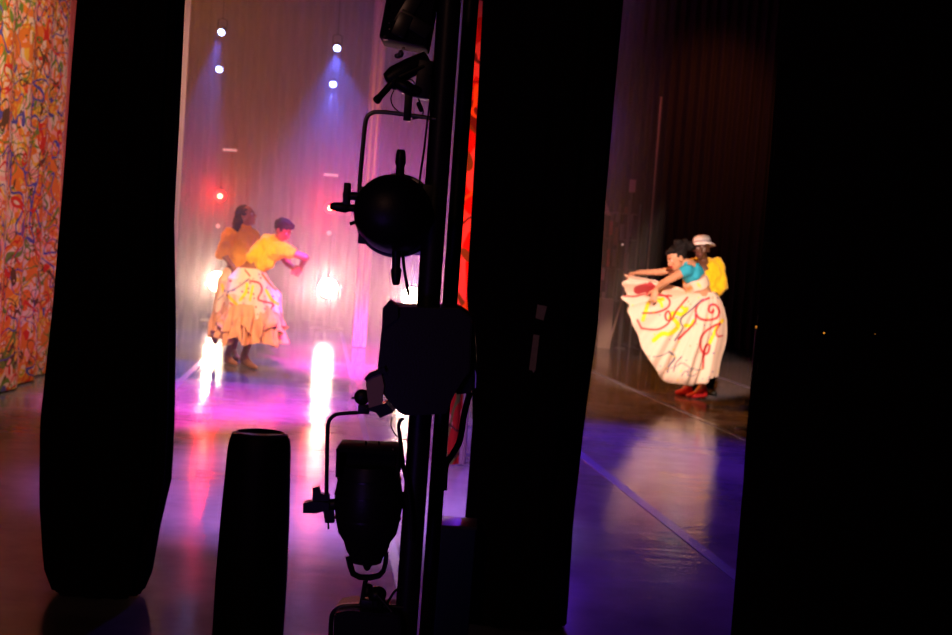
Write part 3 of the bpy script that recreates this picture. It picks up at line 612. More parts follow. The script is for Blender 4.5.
def face(P, Mx, parent, s, lip):
    for k in (-1, 1):
        bm = bmesh.new(); ell(bm, P(k*0.031, 0.0755, 0.004), (0.014*s, 0.010*s, 0.0085*s), Mx, 12, 8); e = finish('eye', bm, M['eye_white'], parent)
        bm = bmesh.new(); ell(bm, P(k*0.031, 0.0835, 0.004), (0.0062*s, 0.003*s, 0.0062*s), Mx, 10, 6); finish('iris', bm, M['eye_dark'], e)
        bm = bmesh.new(); caps(bm, P(k*0.017, 0.090, 0.026), P(k*0.048, 0.079, 0.029), 0.0042*s, 0.003*s, 8); finish('eyebrow', bm, M['hair'], parent)
    bm = bmesh.new(); ell(bm, P(0, 0.0895, -0.053), (0.024*s, 0.0065*s, 0.006*s), Mx, 14, 8); ell(bm, P(0, 0.0885, -0.063), (0.020*s, 0.0065*s, 0.0065*s), Mx, 14, 8); finish('mouth', bm, lip, parent)
def skinmat(n, c): return mat(n, c, 0.45, spec=0.4, bump=0.04, bscale=90, var=0.08)
M['skin_brown'] = skinmat('brown_skin', (0.30, 0.115, 0.055)); M['skin_dark'] = skinmat('dark_skin', (0.10, 0.038, 0.020)); M['skin_light'] = skinmat('light_brown_skin', (0.55, 0.26, 0.14))
M['eye_white'] = mat('eye_white', (0.7, 0.66, 0.6), 0.3); M['eye_dark'] = mat('eye_dark', (0.02, 0.01, 0.008), 0.2)
M['hair'] = mat('black_hair', (0.008, 0.005, 0.005), 0.7, spec=0.2, bump=0.6, bscale=120)
M['lip_red'] = mat('red_lips', (0.55, 0.02, 0.03), 0.35); M['lip_brown'] = mat('brown_lips', (0.18, 0.06, 0.05), 0.4)
M['yellow'] = mat('yellow_cotton', (0.90, 0.52, 0.01), 0.85, spec=0.15, var=0.08, bscale=20, sheen=0.2)
M['orange_yellow'] = mat('orange_yellow_cotton', (0.82, 0.40, 0.02), 0.85, spec=0.15, var=0.1, bscale=20, sheen=0.2)
M['teal'] = mat('turquoise_cotton', (0.03, 0.34, 0.48), 0.85, spec=0.15, var=0.08, bscale=20)
M['red_shoe'] = mat('red_shoe_cloth', (0.55, 0.015, 0.02), 0.5)
M['trouser'] = mat('dark_trouser', (0.015, 0.013, 0.015), 0.9, spec=0.1)
M['hat'] = mat('pale_hat', (0.88, 0.80, 0.78), 0.8, var=0.08, bscale=60)
def torso(bm, pel, chest, neck, sR, sL, hR, hL, s, fwd):
    """pelvis, rib cage, neck and shoulders"""
    ax = (chest - pel).normalized(); lat = (sR - sL).normalized(); lat = (lat - ax * lat.dot(ax)).normalized(); fr = lat.cross(ax)
    Mx = Matrix((lat, fr, ax)).transposed()
    ell(bm, chest, (0.150*s, 0.105*s, 0.165*s), Mx, 24, 16)
    lat2 = (hR - hL).normalized(); a2 = (pel - (hR + hL) / 2); a2 = Vector((0, 0, 1)); lat2 = (lat2 - a2 * lat2.dot(a2)).normalized()
    M2 = Matrix((lat2, lat2.cross(a2), a2)).transposed(); ell(bm, pel, (0.160*s, 0.120*s, 0.130*s), M2, 24, 16)
    caps(bm, pel, chest, 0.115*s, 0.115*s, 20); caps(bm, chest + ax * 0.10 * s, neck, 0.075*s, 0.052*s)
    for q in (sR, sL): caps(bm, chest + (q - chest) * 0.35 + ax * 0.05 * s, q, 0.060*s, 0.050*s)
    return Mx
def limb_arm(bm, a, b, c, s=1.0):
    caps(bm, a, b, 0.049*s, 0.036*s); caps(bm, b, c, 0.037*s, 0.025*s); ell(bm, b + (c - b) * 0.25, (0.038*s,)*3, u=12, v=8)
def limb_leg(bm, h, k, a, heel, toe, s=1.0):
    caps(bm, h, k, 0.088*s, 0.054*s); caps(bm, k, a, 0.052*s, 0.034*s)
    d = (a - k); caps(bm, k + d*0.15 + Vector((0, 0.01, 0)), k + d*0.42 + Vector((0, 0.012, 0)), 0.054*s, 0.048*s)
    foot(bm, a, heel, toe, s)
def foot(bm, a, heel, toe, s=1.0, g=0.0):
    caps(bm, a, heel, (0.034+g)*s, (0.030+g)*s); mid = heel.lerp(toe, 0.62)
    caps(bm, a, mid, (0.036+g)*s, (0.030+g)*s); caps(bm, heel, mid, (0.030+g)*s, (0.034+g)*s); caps(bm, mid, toe, (0.036+g)*s, (0.020+g)*s)
    sd = (toe - heel).cross(Vector((0, 0, 1))).normalized() * 0.018 * s
    for k in (-1, 1): caps(bm, mid + sd*k, toe - (toe-heel)*0.06 + sd*k, (0.026+g)*s, (0.016+g)*s)
def ground(v, z): v = Vector(v); v.z = z; return v

# painted strokes on the skirts, by distance to polylines (skirt's own x, z plane)
def seg_d(px, py, a, b):
    dx, dy = b[0]-a[0], b[1]-a[1]; L = dx*dx + dy*dy; t = 0 if L == 0 else max(0, min(1, ((px-a[0])*dx + (py-a[1])*dy) / L))
    return math.hypot(px - a[0] - t*dx, py - a[1] - t*dy)
def smooth2(pts): return [(p.x, p.y) for p in spline([(x, y, 0) for x, y in pts], 5)]
def paint(me, strokes, dots, base, off):
    """strokes: (colour, width px, points px)"""
    ca = me.color_attributes.new('Paint', 'FLOAT_COLOR', 'POINT'); st = []
    for c, wd, pts in strokes:
        P = smooth2(pts); xs = [p[0] for p in P]; ys = [p[1] for p in P]; st.append((c, wd, P, min(xs)-wd, max(xs)+wd, min(ys)-wd, max(ys)+wd))
    for i, v in enumerate(me.vertices):
        x, y = project(v.co + off); col = base
        for c, wd, P, x0, x1, y0, y1 in st:
            if x0 <= x <= x1 and y0 <= y <= y1:
                d = min(seg_d(x, y, a, b) for a, b in zip(P, P[1:]))
                if d < wd / 2 + 0.35:
                    k = min(1, max(0, (wd / 2 + 0.35 - d) / 0.7)); col = tuple(col[j] * (1-k) + c[j] * k for j in range(3))
        for c, dx, dy, rd in dots:
            if abs(x-dx) < rd and abs(y-dy) < rd and math.hypot(x-dx, y-dy) < rd: col = c
        ca.data[i].color = (*col, 1)
def paintmat(name):
    m = mat(name, (1, 1, 1), 0.85, spec=0.15); nt = m.node_tree; a = nt.nodes.new('ShaderNodeVertexColor'); a.layer_name = 'Paint'
    nt.links.new(a.outputs[0], nt.nodes['Principled BSDF'].inputs['Base Color']); return m
M['skirt_paint'] = paintmat('cream_painted_cotton')
M['ruffle'] = mat('peach_ruffle_cotton', (0.72, 0.36, 0.20), 0.85, spec=0.15, var=0.2, bscale=9)
CR = (0.84, 0.62, 0.48); RDc = (0.62, 0.02, 0.03); YEc = (0.90, 0.66, 0.02); GRc = (0.16, 0.14, 0.18); VI = (0.20, 0.10, 0.32)
def sheet(name, grid, m, parent, closed=True, thick=0.004):
    bm = bmesh.new(); V = [[bm.verts.new(p) for p in row] for row in grid]; n = len(V[0])
    for a, b in zip(V, V[1:]):
        for k in range(n if closed else n - 1): bm.faces.new([a[k], a[(k+1) % n], b[(k+1) % n], b[k]])
    o = finish(name, bm, m, parent); 
    s = o.modifiers.new('thickness', 'SOLIDIFY'); s.thickness = thick; return o

# ---- woman in the blue top (right), swinging her skirt
Y = 14.12; q = lambda x, y, d=0.0: at(x, y, Y + d)
root = thing('person', ground(q(698, 395), 0), 'dancer in a blue crop top swinging a wide cream skirt painted with red swirls', 'person')
s = 1.05; pel, chest, neck = q(703, 300), q(693, 275), q(685, 263, -0.02)
sR, sL = q(687, 270, -0.17), q(684, 266, 0.16); hR, hL = q(701, 304, -0.09), q(705, 304, 0.09)
bm = bmesh.new(); torso(bm, pel, chest, neck, sR, sL, hR, hL, s, None)
eR, wR = q(663, 283, -0.28), q(656, 289.5, -0.42); limb_arm(bm, sR, eR, wR, s); hand(bm, wR, q(653.5, 298, -0.44) - wR, (0, 0.4, -0.6), s, 0.5, 1)
eL, wL = q(662, 272, 0.20), q(638, 272.5, 0.10); limb_arm(bm, sL, eL, wL, s); hand(bm, wL, q(628, 275, 0.05) - wL, (0, -0.5, -0.8), s, 0.6, -1)
aR, aL = q(702.5, 386, 0.02), q(688, 385, 0.22)
hlR, toR = ground(q(704.5, 391, 0.04), 0.065), ground(fl(688, 398), 0.028); hlL, toL = ground(q(690, 390, 0.22), 0.06), ground(fl(677, 395), 0.028)
kR, kL = q(711, 345, -0.08), q(697, 345, 0.12); limb_leg(bm, hR, kR, aR, hlR, toR, s*0.95); limb_leg(bm, hL, kL, aL, hlL, toL, s*0.95)
hc = q(676, 258.5, -0.05); caps(bm, neck, hc + Vector((0.03, 0.02, -0.03)), 0.052, 0.05)
P, Mx = head(bm, hc, (-0.85, -0.42, -0.42), (-0.25, 0.0, 1), s)
b_ = remesh('body', bm, M['skin_light'], root); face(P, Mx, b_, s, M['lip_red'])
bm = bmesh.new(); ell(bm, P(0, -0.040, 0.035), (0.090*s, 0.088*s, 0.092*s), Mx); ell(bm, P(0, 0.01, 0.085), (0.07*s, 0.075*s, 0.045*s), Mx); ell(bm, P(0.02, -0.15, 0.10), (0.065, 0.07, 0.055), Mx)
ell(bm, P(-0.02, -0.07, 0.15), (0.05, 0.05, 0.03), Mx); ell(bm, P(-0.03, -0.19, 0.06), (0.06, 0.05, 0.05), Mx); ell(bm, P(0.0, -0.10, 0.08), (0.07, 0.07, 0.06), Mx)
remesh('hair', bm, M['hair'], root, 0.008, 2, 0.02, 22)
ax = (chest - pel).normalized()
bm = bmesh.new(); lat = (sR - sL).normalized(); lat = (lat - ax * lat.dot(ax)).normalized(); Mt = Matrix((lat, lat.cross(ax), ax)).transposed()
ell(bm, chest + ax * 0.01, (0.175, 0.125, 0.125), Mt); caps(bm, chest + ax * 0.06, neck - (neck - chest) * 0.12, 0.115, 0.062)
for sh, el in ((sR, eR), (sL, eL)): caps(bm, chest + (sh - chest) * 0.4, sh, 0.085, 0.066); caps(bm, sh, sh + (el - sh) * 0.18, 0.066, 0.060)
remesh('blue_top', bm, M['teal'], root, 0.009, 3, 0.010, 9)
bm = bmesh.new(); n_k = 48; rings = []
for t, r1, r2 in [(-0.105, 0.150, 0.118), (-0.11, 0.163, 0.130), (-0.05, 0.174, 0.139), (0.0, 0.180, 0.140), (0.0, 0.165, 0.12)]:
    rings.append([bm.verts.new(chest + ax * (t - 0.055) + Mt @ Vector((r1 * 1.0 * math.cos(2*PI*k/n_k), r2 * math.sin(2*PI*k/n_k), 0.006 * math.sin(5 * 2*PI*k/n_k)))) for k in range(n_k)])
for a, b in zip(rings, rings[1:]):
    for k in range(n_k): bm.faces.new([a[k], a[(k+1) % n_k], b[(k+1) % n_k], b[k]])
o = finish('cream_band', bm, M['skirt_paint'], root)
paint(o.data, [(OR, 1.5, [(684, 286), (688, 289), (692, 287)]), (YEc, 1.5, [(697, 284), (701, 286)])], [(VI, 694, 290, .8), (RDc, 690, 285, .8)], CR, OFF[root.name])
for hl, to, a in ((hlR, toR, aR), (hlL, toL, aL)):
    bm = bmesh.new(); foot(bm, a + (hl - a) * 0.45, hl, to, s*0.95, 0.007); remesh('red_shoe', bm, M['red_shoe'], root, 0.007, 3)

# skirt: from the waist to a hem fanned up to the left hand
waist_c, hem = q(702, 292), []
front = [((715.5, 377), 0.00), ((706, 381), -0.22), ((694, 385.5), -0.38), ((679, 384), -0.46), ((664, 381), -0.46), ((653, 365), -0.50), ((641, 346), -0.50), ((632, 320), -0.46), ((625.5, 303), -0.40), ((624.5, 292), -0.30)]
back = [((624, 282), -0.06), ((626.5, 275), 0.06), ((633, 290), 0.20), ((642, 318), 0.30), ((652, 345), 0.42), ((666, 366), 0.48), ((682, 377), 0.48), ((700, 377), 0.38), ((712, 375), 0.2)]
H = spline([q(x, y, d) for (x, y), d in front + back + [front[0]]], 26); H = H[:-1]; n = len(H); NT = 110; nf = (len(front) - 1) * 26
grid = []
for j in range(NT + 1):
    t = j / NT; row = []
    for i in range(n):
        u = i / n; isf = i <= nf; a = PI * i / nf if isf else PI + PI * (i - nf) / (n - nf)
        W = waist_c + Vector((0.135 * math.cos(a), -0.115 * math.sin(a), 0.012 * math.cos(a)))
        h = H[i]; side = max(0, math.cos(a)) ** 1.3
        ctrl = W.lerp(h, 0.42) + Vector((0.20 * side, -0.14 * math.sin(a), 0.10 + 0.10 * side if side > 0.05 else 0.08 * abs(math.sin(a))))
        if math.cos(a) < -0.8: ctrl.z -= 0.02
        p = W * (1-t)**2 + ctrl * 2*t*(1-t) + h * t*t
        fo = 0.034 * t ** 1.2 * math.sin(a * 11 + 2.2 * math.sin(a * 2) + t * 1.5) + 0.018 * t * math.sin(a * 23 + 1 + t * 3) + 0.03 * t * noise.noise(p * 3.0)
        row.append(p + Vector((0.45 * math.cos(a), -0.9 * math.sin(a), 0.10 * math.sin(a * 7))).normalized() * fo)
    grid.append(row)
sk = sheet('skirt', grid, M['skirt_paint'], root)
Z4 = lambda L: [(620 + x * 0.2048, 280 + y * 0.2048) for x, y in L]
ST_ = [(YEc, 2.6, Z4([(112, 195), (125, 150), (145, 105), (180, 92), (210, 95)])), (YEc, 2.0, Z4([(170, 90), (200, 112), (205, 130)])), (YEc, 3.0, Z4([(325, 140), (305, 168), (262, 160), (245, 185)])), (YEc, 3.0, Z4([(262, 190), (285, 225), (245, 262), (205, 262), (165, 295)])),
  (YEc, 2.6, Z4([(318, 222), (348, 222), (360, 200)])), (YEc, 2.4, Z4([(500, 198), (478, 225), (455, 270), (440, 305)])), (YEc, 2.4, Z4([(300, 130), (322, 148)])), (OR, 1.6, Z4([(150, 60), (156, 90)])),
  (RDc, 1.3, Z4([(112, 162), (180, 158), (232, 135), (243, 105), (225, 80), (190, 70)])), (RDc, 1.3, Z4([(105, 236), (180, 242), (232, 215), (247, 180), (236, 152), (222, 168), (228, 196), (255, 190), (275, 150), (330, 85)])),
  (RDc, 1.6, Z4([(435, 88), (392, 108), (370, 145), (384, 184), (428, 196), (474, 183), (484, 150), (466, 122), (440, 124), (434, 150), (450, 160), (456, 146)])), (RDc, 1.5, Z4([(370, 165), (366, 205), (330, 245), (285, 288)])),
  (RDc, 1.5, Z4([(488, 212), (445, 232), (408, 262), (392, 300), (400, 348), (425, 360), (438, 322), (422, 318), (408, 360), (406, 430)])), (RDc, 1.2, Z4([(488, 212), (470, 250), (478, 275), (500, 272)])), (RDc, 1.3, Z4([(85, 195), (105, 236)])),
  (RDc, 1.2, Z4([(20, 78), (70, 80), (120, 70), (160, 74), (250, 78)])), (GRc, 1.2, Z4([(398, 98), (345, 148), (300, 185), (298, 212), (305, 235), (268, 295)])), (GRc, 1.5, Z4([(240, 350), (268, 378), (240, 420), (232, 450)])), (GRc, 1.0, Z4([(300, 375), (270, 410), (262, 445)])),
  (GRc, 0.7, Z4([(270, 425), (300, 405), (330, 420), (350, 440), (330, 450), (345, 430), (380, 440), (405, 435)])), (GRc, 0.7, Z4([(300, 470), (320, 445), (345, 470), (370, 462)])), (RDc, 1.3, Z4([(125, 18), (140, 38), (160, 28)])), (YEc, 1.3, Z4([(150, 14), (160, 30)])),
  (GRc, 0.7, Z4([(160, 375), (200, 370), (240, 350)]))]
ST_ = [(c, w_ * 1.45, p) for c, w_, p in ST_] + [((0.42, 0.03, 0.04), 9, [(638, 290), (646, 288), (651, 291)]), ((0.42, 0.03, 0.04), 5, [(650, 284), (656, 290)])]
random.seed(3); DOTS = [(random.choice([VI, VI, YEc, (0.6, .3, .1)]), random.uniform(632, 722), random.uniform(296, 380), 0.75) for _ in range(70)]
paint(sk.data, ST_, DOTS, CR, OFF[root.name])
# ---- man in the yellow shirt and white hat
Y = 14.75; s = 1.04
root = thing('person', ground(q(705, 395), 0), 'man in a white hat and open yellow shirt, standing behind the blue-topped dancer', 'person')
pel, chest, neck = q(707, 310), q(705, 274), q(703, 259.5); sR, sL = q(693, 265, -0.04), q(716.5, 265, 0.04); hR, hL = q(700, 313), q(714, 313)
bm = bmesh.new(); torso(bm, pel, chest, neck, sR, sL, hR, hL, s, None)
eR, wR = q(690, 288, 0.05), q(697, 299, -0.15); limb_arm(bm, sR, eR, wR, s); hand(bm, wR, (0.4, -0.8, -0.2), (0.5, 0.3, -0.4), s, 0.4, -1)
eL, wL = q(721, 286, 0.0), q(713, 297, -0.18); limb_arm(bm, sL, eL, wL, s); hand(bm, wL, (-0.5, -0.8, -0.1), (-0.4, 0.3, -0.4), s, 0.4, 1)
hc = q(701.5, 248.5, -0.03); caps(bm, neck, hc + Vector((0, 0.02, -0.04)), 0.058, 0.055)
P, Mx = head(bm, hc, (-0.22, -1, -0.05), (0.02, 0, 1), s*1.02)
b_ = remesh('body', bm, M['skin_dark'], root); face(P, Mx, b_, s, M['lip_brown'])
bm = bmesh.new()
for h, dx in ((hR, -1), (hL, 1)):
    k = Vector((h.x + 0.01*dx, h.y - 0.04, 0.52)); a = Vector((h.x + 0.02*dx, h.y + 0.03, 0.10)); caps(bm, h, k, 0.100, 0.075); caps(bm, k, a, 0.072, 0.062)
ell(bm, pel + Vector((0, 0, 0.0)), (0.175, 0.135, 0.14)); remesh('trousers', bm, M['trouser'], root, 0.010, 3, 0.008, 8)
for h, dx in ((hR, -1), (hL, 1)):
    a = Vector((h.x + 0.02*dx, h.y + 0.03, 0.09)); bm = bmesh.new(); foot(bm, a, ground(a + Vector((0, 0.03, 0)), 0.038), ground(a + Vector((0.03*dx, -0.17, 0)), 0.03), 1.0, 0.008); remesh('shoe', bm, M['rubber'], root, 0.008, 3)
bm = bmesh.new(); M3 = Matrix(((1, 0, 0), (0, 1, 0), (0, 0, 1)))
caps(bm, chest + Vector((0.035, 0.03, 0.02)), q(706, 292, 0.03), 0.165, 0.165); 
for sh, el, wr in ((sR, eR, wR), (sL, eL, wL)): caps(bm, chest + (sh - chest) * 0.4 + Vector((0, 0.02, 0.03)), sh, 0.09, 0.078); caps(bm, sh, el, 0.080, 0.082); caps(bm, el, el + (wr - el) * 0.55, 0.082, 0.055)
caps(bm, neck + Vector((-0.06, 0.03, -0.02)), neck + Vector((0.06, 0.03, -0.02)), 0.045, 0.045)
sh_ = remesh('yellow_shirt', bm, M['yellow'], root, 0.010, 3, 0.022, 8)
# open front: the bare chest shows as a strip of the body's own surface
bmo = bmesh.new(); bmo.from_mesh(sh_.data); off = OFF[root.name]; dele = []
for v in bmo.verts:
    p = v.co + off; x, y = project(p)
    if p.y < chest.y - 0.02 and 692.5 + max(0, y - 262) * 0.10 < x < 704.5 + max(0, y - 262) * 0.03 and y > 250: dele.append(v)
bmesh.ops.delete(bmo, geom=dele, context='VERTS'); bmo.to_mesh(sh_.data); bmo.free()
s_ = sh_.modifiers.new('thickness', 'SOLIDIFY'); s_.thickness = 0.005
bm = bmesh.new(); caps(bm, chest + Vector((0.0, -0.025, 0.09)), chest + Vector((0.0, -0.03, -0.12)), 0.12, 0.11); 
bm.free()
hz_ = Mx @ Vector((0, 0, 1)); tl = (hz_ + Vector((-0.10, 0.20, 0))).normalized(); hb = P(0, -0.012, 0.058)
bm = bmesh.new(); lathe(bm, [(-0.030, 0.150), (-0.034, 0.154), (-0.026, 0.150), (0.0, 0.108), (0.02, 0.100), (0.05, 0.096), (0.075, 0.080), (0.088, 0.045), (0.091, 0), (0.085, 0.0), (0.078, 0.045), (0.06, 0.078), (0.0, 0.094)][:9], hb, tl, 40); h_ = finish('hat', bm, M['hat'], root)
bm = bmesh.new(); lathe(bm, [(0.0, 0.1085), (0.002, 0.1105), (0.020, 0.1035), (0.022, 0.1)], hb, tl, 40); finish('hat_band', bm, mat('grey_hat_band', (0.35, 0.3, 0.33), 0.8), h_)
bm = bmesh.new(); ell(bm, P(0, -0.03, 0.025), (0.084*s, 0.090*s, 0.075*s), Mx); remesh('hair', bm, M['hair'], root, 0.008, 2, 0.004, 40)

# ---- left pair
def round_skirt(root, name, prof, folds, amp, m, Y0, seed, n=360, NT=70, hemz=0.03):
    """prof: (t, centre px, py, half-width px, depth m)"""
    grid = []
    for j in range(NT + 1):
        t = j / NT; k = 0
        while k < len(prof) - 2 and t > prof[k+1][0]: k += 1
        a, b = prof[k], prof[k+1]; f = (t - a[0]) / (b[0] - a[0]); f = f * f * (3 - 2 * f) * 0.5 + f * 0.5
        cx, cy, hw, dp = [a[i] + (b[i] - a[i]) * f for i in (1, 2, 3, 4)]; c = at(cx, cy, Y0); rx = hw * Y0 / F; row = []
        for i in range(n):
            th = 2 * PI * i / n; nz = noise.noise(Vector((math.cos(th) * 2.2, math.sin(th) * 2.2, t * 2.5 + seed)))
            r = 1 + amp * t * (math.sin(folds * th + 2.5 * math.sin(2 * th + seed) + t * 2) + 0.5 * math.sin(folds * 2.1 * th + seed)) + 0.16 * t * nz
            row.append(c + Vector((rx * r * math.cos(th), dp * r * math.sin(th), hemz * t * t * (math.sin(folds * 0.5 * th + seed) + 2 * nz))))
        grid.append(row)
    return sheet(name, grid, m, root)
def womans_head(root, bm, hc, f, u, s, skin): return head(bm, hc, f, u, s)

Y = 14.15; s = 1.0
root = thing('person', ground(q(246, 362), 0), 'short-haired dancer in a yellow top bending forward with clasped hands, ruffled peach skirt', 'person')
pel, chest, neck = q(249, 275), q(266, 252), q(277, 241.5); sR, sL = q(284, 250, -0.13), q(274, 243, 0.14); hR, hL = q(254, 280, -0.07), q(243, 280, 0.07)
bm = bmesh.new(); torso(bm, pel, chest, neck, sR, sL, hR, hL, s, None)
eR, wR = q(306, 257.5, -0.16), q(301, 267, -0.02); limb_arm(bm, sR, eR, wR, s); hand(bm, wR, q(296, 273, 0.02) - wR, (0, 0.8, 0.2), s, 0.55, 1)
eL, wL = q(286, 262, 0.20), q(293, 268, 0.08); limb_arm(bm, sL, eL, wL, s); hand(bm, wL, q(299, 272, 0.03) - wL, (0, -0.8, 0.2), s, 0.55, -1)
aR, toR = q(244, 356, 0.15), ground(fl(256, 370), 0.026); aL, toL = q(227.5, 356, 0.20), ground(fl(236, 366), 0.026)
limb_leg(bm, hR, q(257, 318, -0.1), aR, ground(aR + Vector((-0.02, 0.04, 0)), 0.034), toR, s); limb_leg(bm, hL, q(242, 316, 0.0), aL, ground(aL + Vector((-0.02, 0.04, 0)), 0.034), toL, s)
hc = q(283, 230.5, -0.02); caps(bm, neck, hc + Vector((-0.02, 0.01, -0.03)), 0.050, 0.048)
P, Mx = head(bm, hc, (0.80, -0.35, -0.50), (0.35, 0, 1), s)
b_ = remesh('body', bm, M['skin_brown'], root); face(P, Mx, b_, s, M['lip_brown'])
bm = bmesh.new(); ell(bm, P(0, -0.028, 0.040), (0.094, 0.102, 0.092), Mx); ell(bm, P(0, 0.02, 0.085), (0.07, 0.07, 0.045), Mx); remesh('hair', bm, M['hair'], root, 0.008, 2, 0.008, 40)
bm = bmesh.new(); ax = (chest - pel).normalized()
caps(bm, chest - ax * 0.10, chest + ax * 0.05, 0.150, 0.155); caps(bm, chest + ax * 0.05, neck - (neck - chest) * 0.15, 0.13, 0.075)
for sh, el in ((sR, eR), (sL, eL)): caps(bm, chest + (sh - chest) * 0.2, sh, 0.12, 0.088); caps(bm, sh, sh + (el - sh) * 0.28, 0.088, 0.074)
caps(bm, q(252, 258, -0.05), q(268, 263, -0.08), 0.07, 0.06)
remesh('yellow_top', bm, M['yellow'], root, 0.010, 3, 0.022, 11, (1, 1, 0.6))
sk = round_skirt(root, 'skirt', [(0, 251, 268, 13, 0.13), (0.3, 249, 279, 21, 0.22), (0.65, 252, 296, 27, 0.30), (1, 252, 314, 28, 0.31)], 9, 0.05, M['skirt_paint'], 14.15, 1.0, 420, 80)
random.seed(9)
DOTS = [(random.choice([VI, GRc, GRc, RDc]), random.uniform(222, 280), random.uniform(270, 316), random.uniform(0.7, 1.1)) for _ in range(60)]
paint(sk.data, [(YEc, 3, [(240, 300), (246, 292), (247, 284)]), (YEc, 3, [(228, 296), (236, 304), (240, 310)]), (YEc, 3, [(266, 290), (272, 300), (278, 304)]), (YEc, 2.4, [(253, 286), (250, 300)]), (GRc, 1.5, [(228, 292), (238, 287), (249, 279)]),
   (RDc, 1.8, [(250, 281), (259, 283), (262, 290), (258, 299), (266, 302), (273, 304), (271, 309)]), (RDc, 1.6, [(230, 303), (236, 307), (240, 312)]), (RDc, 1.4, [(245, 270), (250, 276)]), (OR, 2, [(262, 274), (270, 284), (276, 290)])], DOTS, CR, OFF[root.name])
round_skirt(root, 'ruffle', [(0, 251, 307, 24, 0.27), (0.3, 250, 320, 29, 0.34), (1, 249.5, 341, 30, 0.36)], 13, 0.17, M['ruffle'], 14.15, 4.0, 420, 60, 0.045)

round_skirt(root, 'ruffle', [(0, 251, 303, 27, 0.30), (0.4, 252, 315, 30, 0.34), (1, 251, 327, 31, 0.37)], 11, 0.16, M['ruffle'], 14.15, 8.0, 420, 50, 0.05)

Y = 14.85; s = 1.02
root = thing('person', ground(q(234, 355), 0), 'long-haired dancer in an orange-yellow top, head lifted, behind the bending dancer', 'person')
pel, chest, neck = q(238, 274), q(241, 243), q(244, 226); sR, sL = q(230, 236, -0.08), q(252, 236, 0.08); hR, hL = q(233, 279), q(244, 279)
bm = bmesh.new(); torso(bm, pel, chest, neck, sR, sL, hR, hL, s, None)
eR, wR = q(223, 254, -0.12), q(234, 268, -0.20); limb_arm(bm, sR, eR, wR, s); hand(bm, wR, (0.5, 0.1, -0.8), (0.2, 0.8, 0), s, 0.3, 1)
eL, wL = q(262, 252, 0.1), q(266, 266, 0.0); limb_arm(bm, sL, eL, wL, s); hand(bm, wL, (0.1, -0.4, -0.9), (-0.5, 0, 0), s, 0.3, -1)
aR, aL = q(233, 350, 0.05), q(219, 327, 0.30)
limb_leg(bm, hL, q(241, 313, -0.1), aR, ground(aR + Vector((-0.02, 0.04, 0)), 0.034), ground(aR + Vector((0.09, -0.14, 0)), 0.026), s)
limb_leg(bm, hR, q(231, 312, -0.05), aL, aL + Vector((-0.06, 0.02, -0.02)), aL + Vector((-0.03, 0.0, -0.19)), s)
hc = q(247, 215.5, -0.02); caps(bm, neck, hc + Vector((-0.02, 0.01, -0.03)), 0.050, 0.048)
P, Mx = head(bm, hc, (0.92, -0.25, 0.25), (-0.25, 0, 1), s)
b_ = remesh('body', bm, M['skin_brown'], root); face(P, Mx, b_, s, M['lip_brown'])
bm = bmesh.new(); ell(bm, P(0, -0.035, 0.035), (0.092, 0.100, 0.094), Mx); caps(bm, P(0, -0.07, 0.02), q(238, 222, -0.04), 0.075, 0.06); caps(bm, q(238, 222, -0.05), q(234, 236, -0.10), 0.06, 0.03)
remesh('hair', bm, M['hair'], root, 0.008, 2, 0.016, 30)
bm = bmesh.new(); caps(bm, q(240, 258), chest + Vector((0, 0, 0.03)), 0.165, 0.155); caps(bm, chest, neck - (neck - chest) * 0.12, 0.14, 0.075)
for sh, el in ((sR, eR), (sL, eL)): caps(bm, chest + (sh - chest) * 0.3, sh, 0.11, 0.092); caps(bm, sh, sh + (el - sh) * 0.95, 0.092, 0.082)
remesh('orange_yellow_top', bm, M['orange_yellow'], root, 0.010, 3, 0.030, 11, (1, 1, 0.6))
sk = round_skirt(root, 'skirt', [(0, 239, 268, 13, 0.13), (0.35, 234, 281, 17, 0.20), (1, 230, 312, 17, 0.22)], 8, 0.06, M['skirt_paint'], 14.85, 2.0, 360, 60)
paint(sk.data, [(YEc, 3, [(222, 285), (226, 300)]), (RDc, 1.5, [(228, 280), (224, 300), (232, 308)]), (GRc, 1.2, [(218, 300), (226, 292)])], DOTS[:30], CR, OFF[root.name])
round_skirt(root, 'ruffle', [(0, 230, 308, 15, 0.20), (0.4, 227, 319, 16, 0.26), (1, 226, 334, 16, 0.27)], 10, 0.12, M['ruffle'], 14.85, 6.0, 360, 50, 0.03)

# ------------------------------------------------------------------ things in the far right wing
Y = 20.5; q = lambda x, y, d=0.0: at(x, y, Y + d)
M['card'] = mat('pale_board', (0.42, 0.28, 0.22), 0.8, var=0.15); M['grey_post'] = mat('grey_post', (0.10, 0.085, 0.09), 0.5)
b0 = ground(q(606, 330), 0); 
root = thing('storage_box', b0, 'pale upright box on the floor in the far wing, beside the middle curtain', 'box')
a1, a2 = q(600, 298), q(613, 298)
bm = bmesh.new(); box(bm, ((a1.x + a2.x) / 2, Y, a1.z / 2), (a2.x - a1.x, 0.3, a1.z - 0.002), bev=0.006); finish('body', bm, M['card'], root)
root = thing('flat_panel', ground(q(633, 190), 0), 'small pale square panel on a thin stand, high in the far wing', 'panel')
bm = bmesh.new(); box(bm, q(632.5, 186), (0.10, 0.02, 0.20), bev=0.004); finish('panel', bm, M['card'], root)
bm = bmesh.new(); p = q(632.5, 190); cyl(bm, (p.x, p.y + 0.03, 0.01), (p.x, p.y + 0.03, p.z), 0.012, n=8); lathe(bm, [(0, 0.08), (0.015, 0.08), (0.02, 0.02)], (p.x, p.y + 0.03, 0), n=20); finish('stand', bm, M['grey_post'], root)
root = thing('hanging_fabric', q(605, 210), 'pale triangular scrap of cloth hanging on the rack beside the middle curtain', 'cloth')
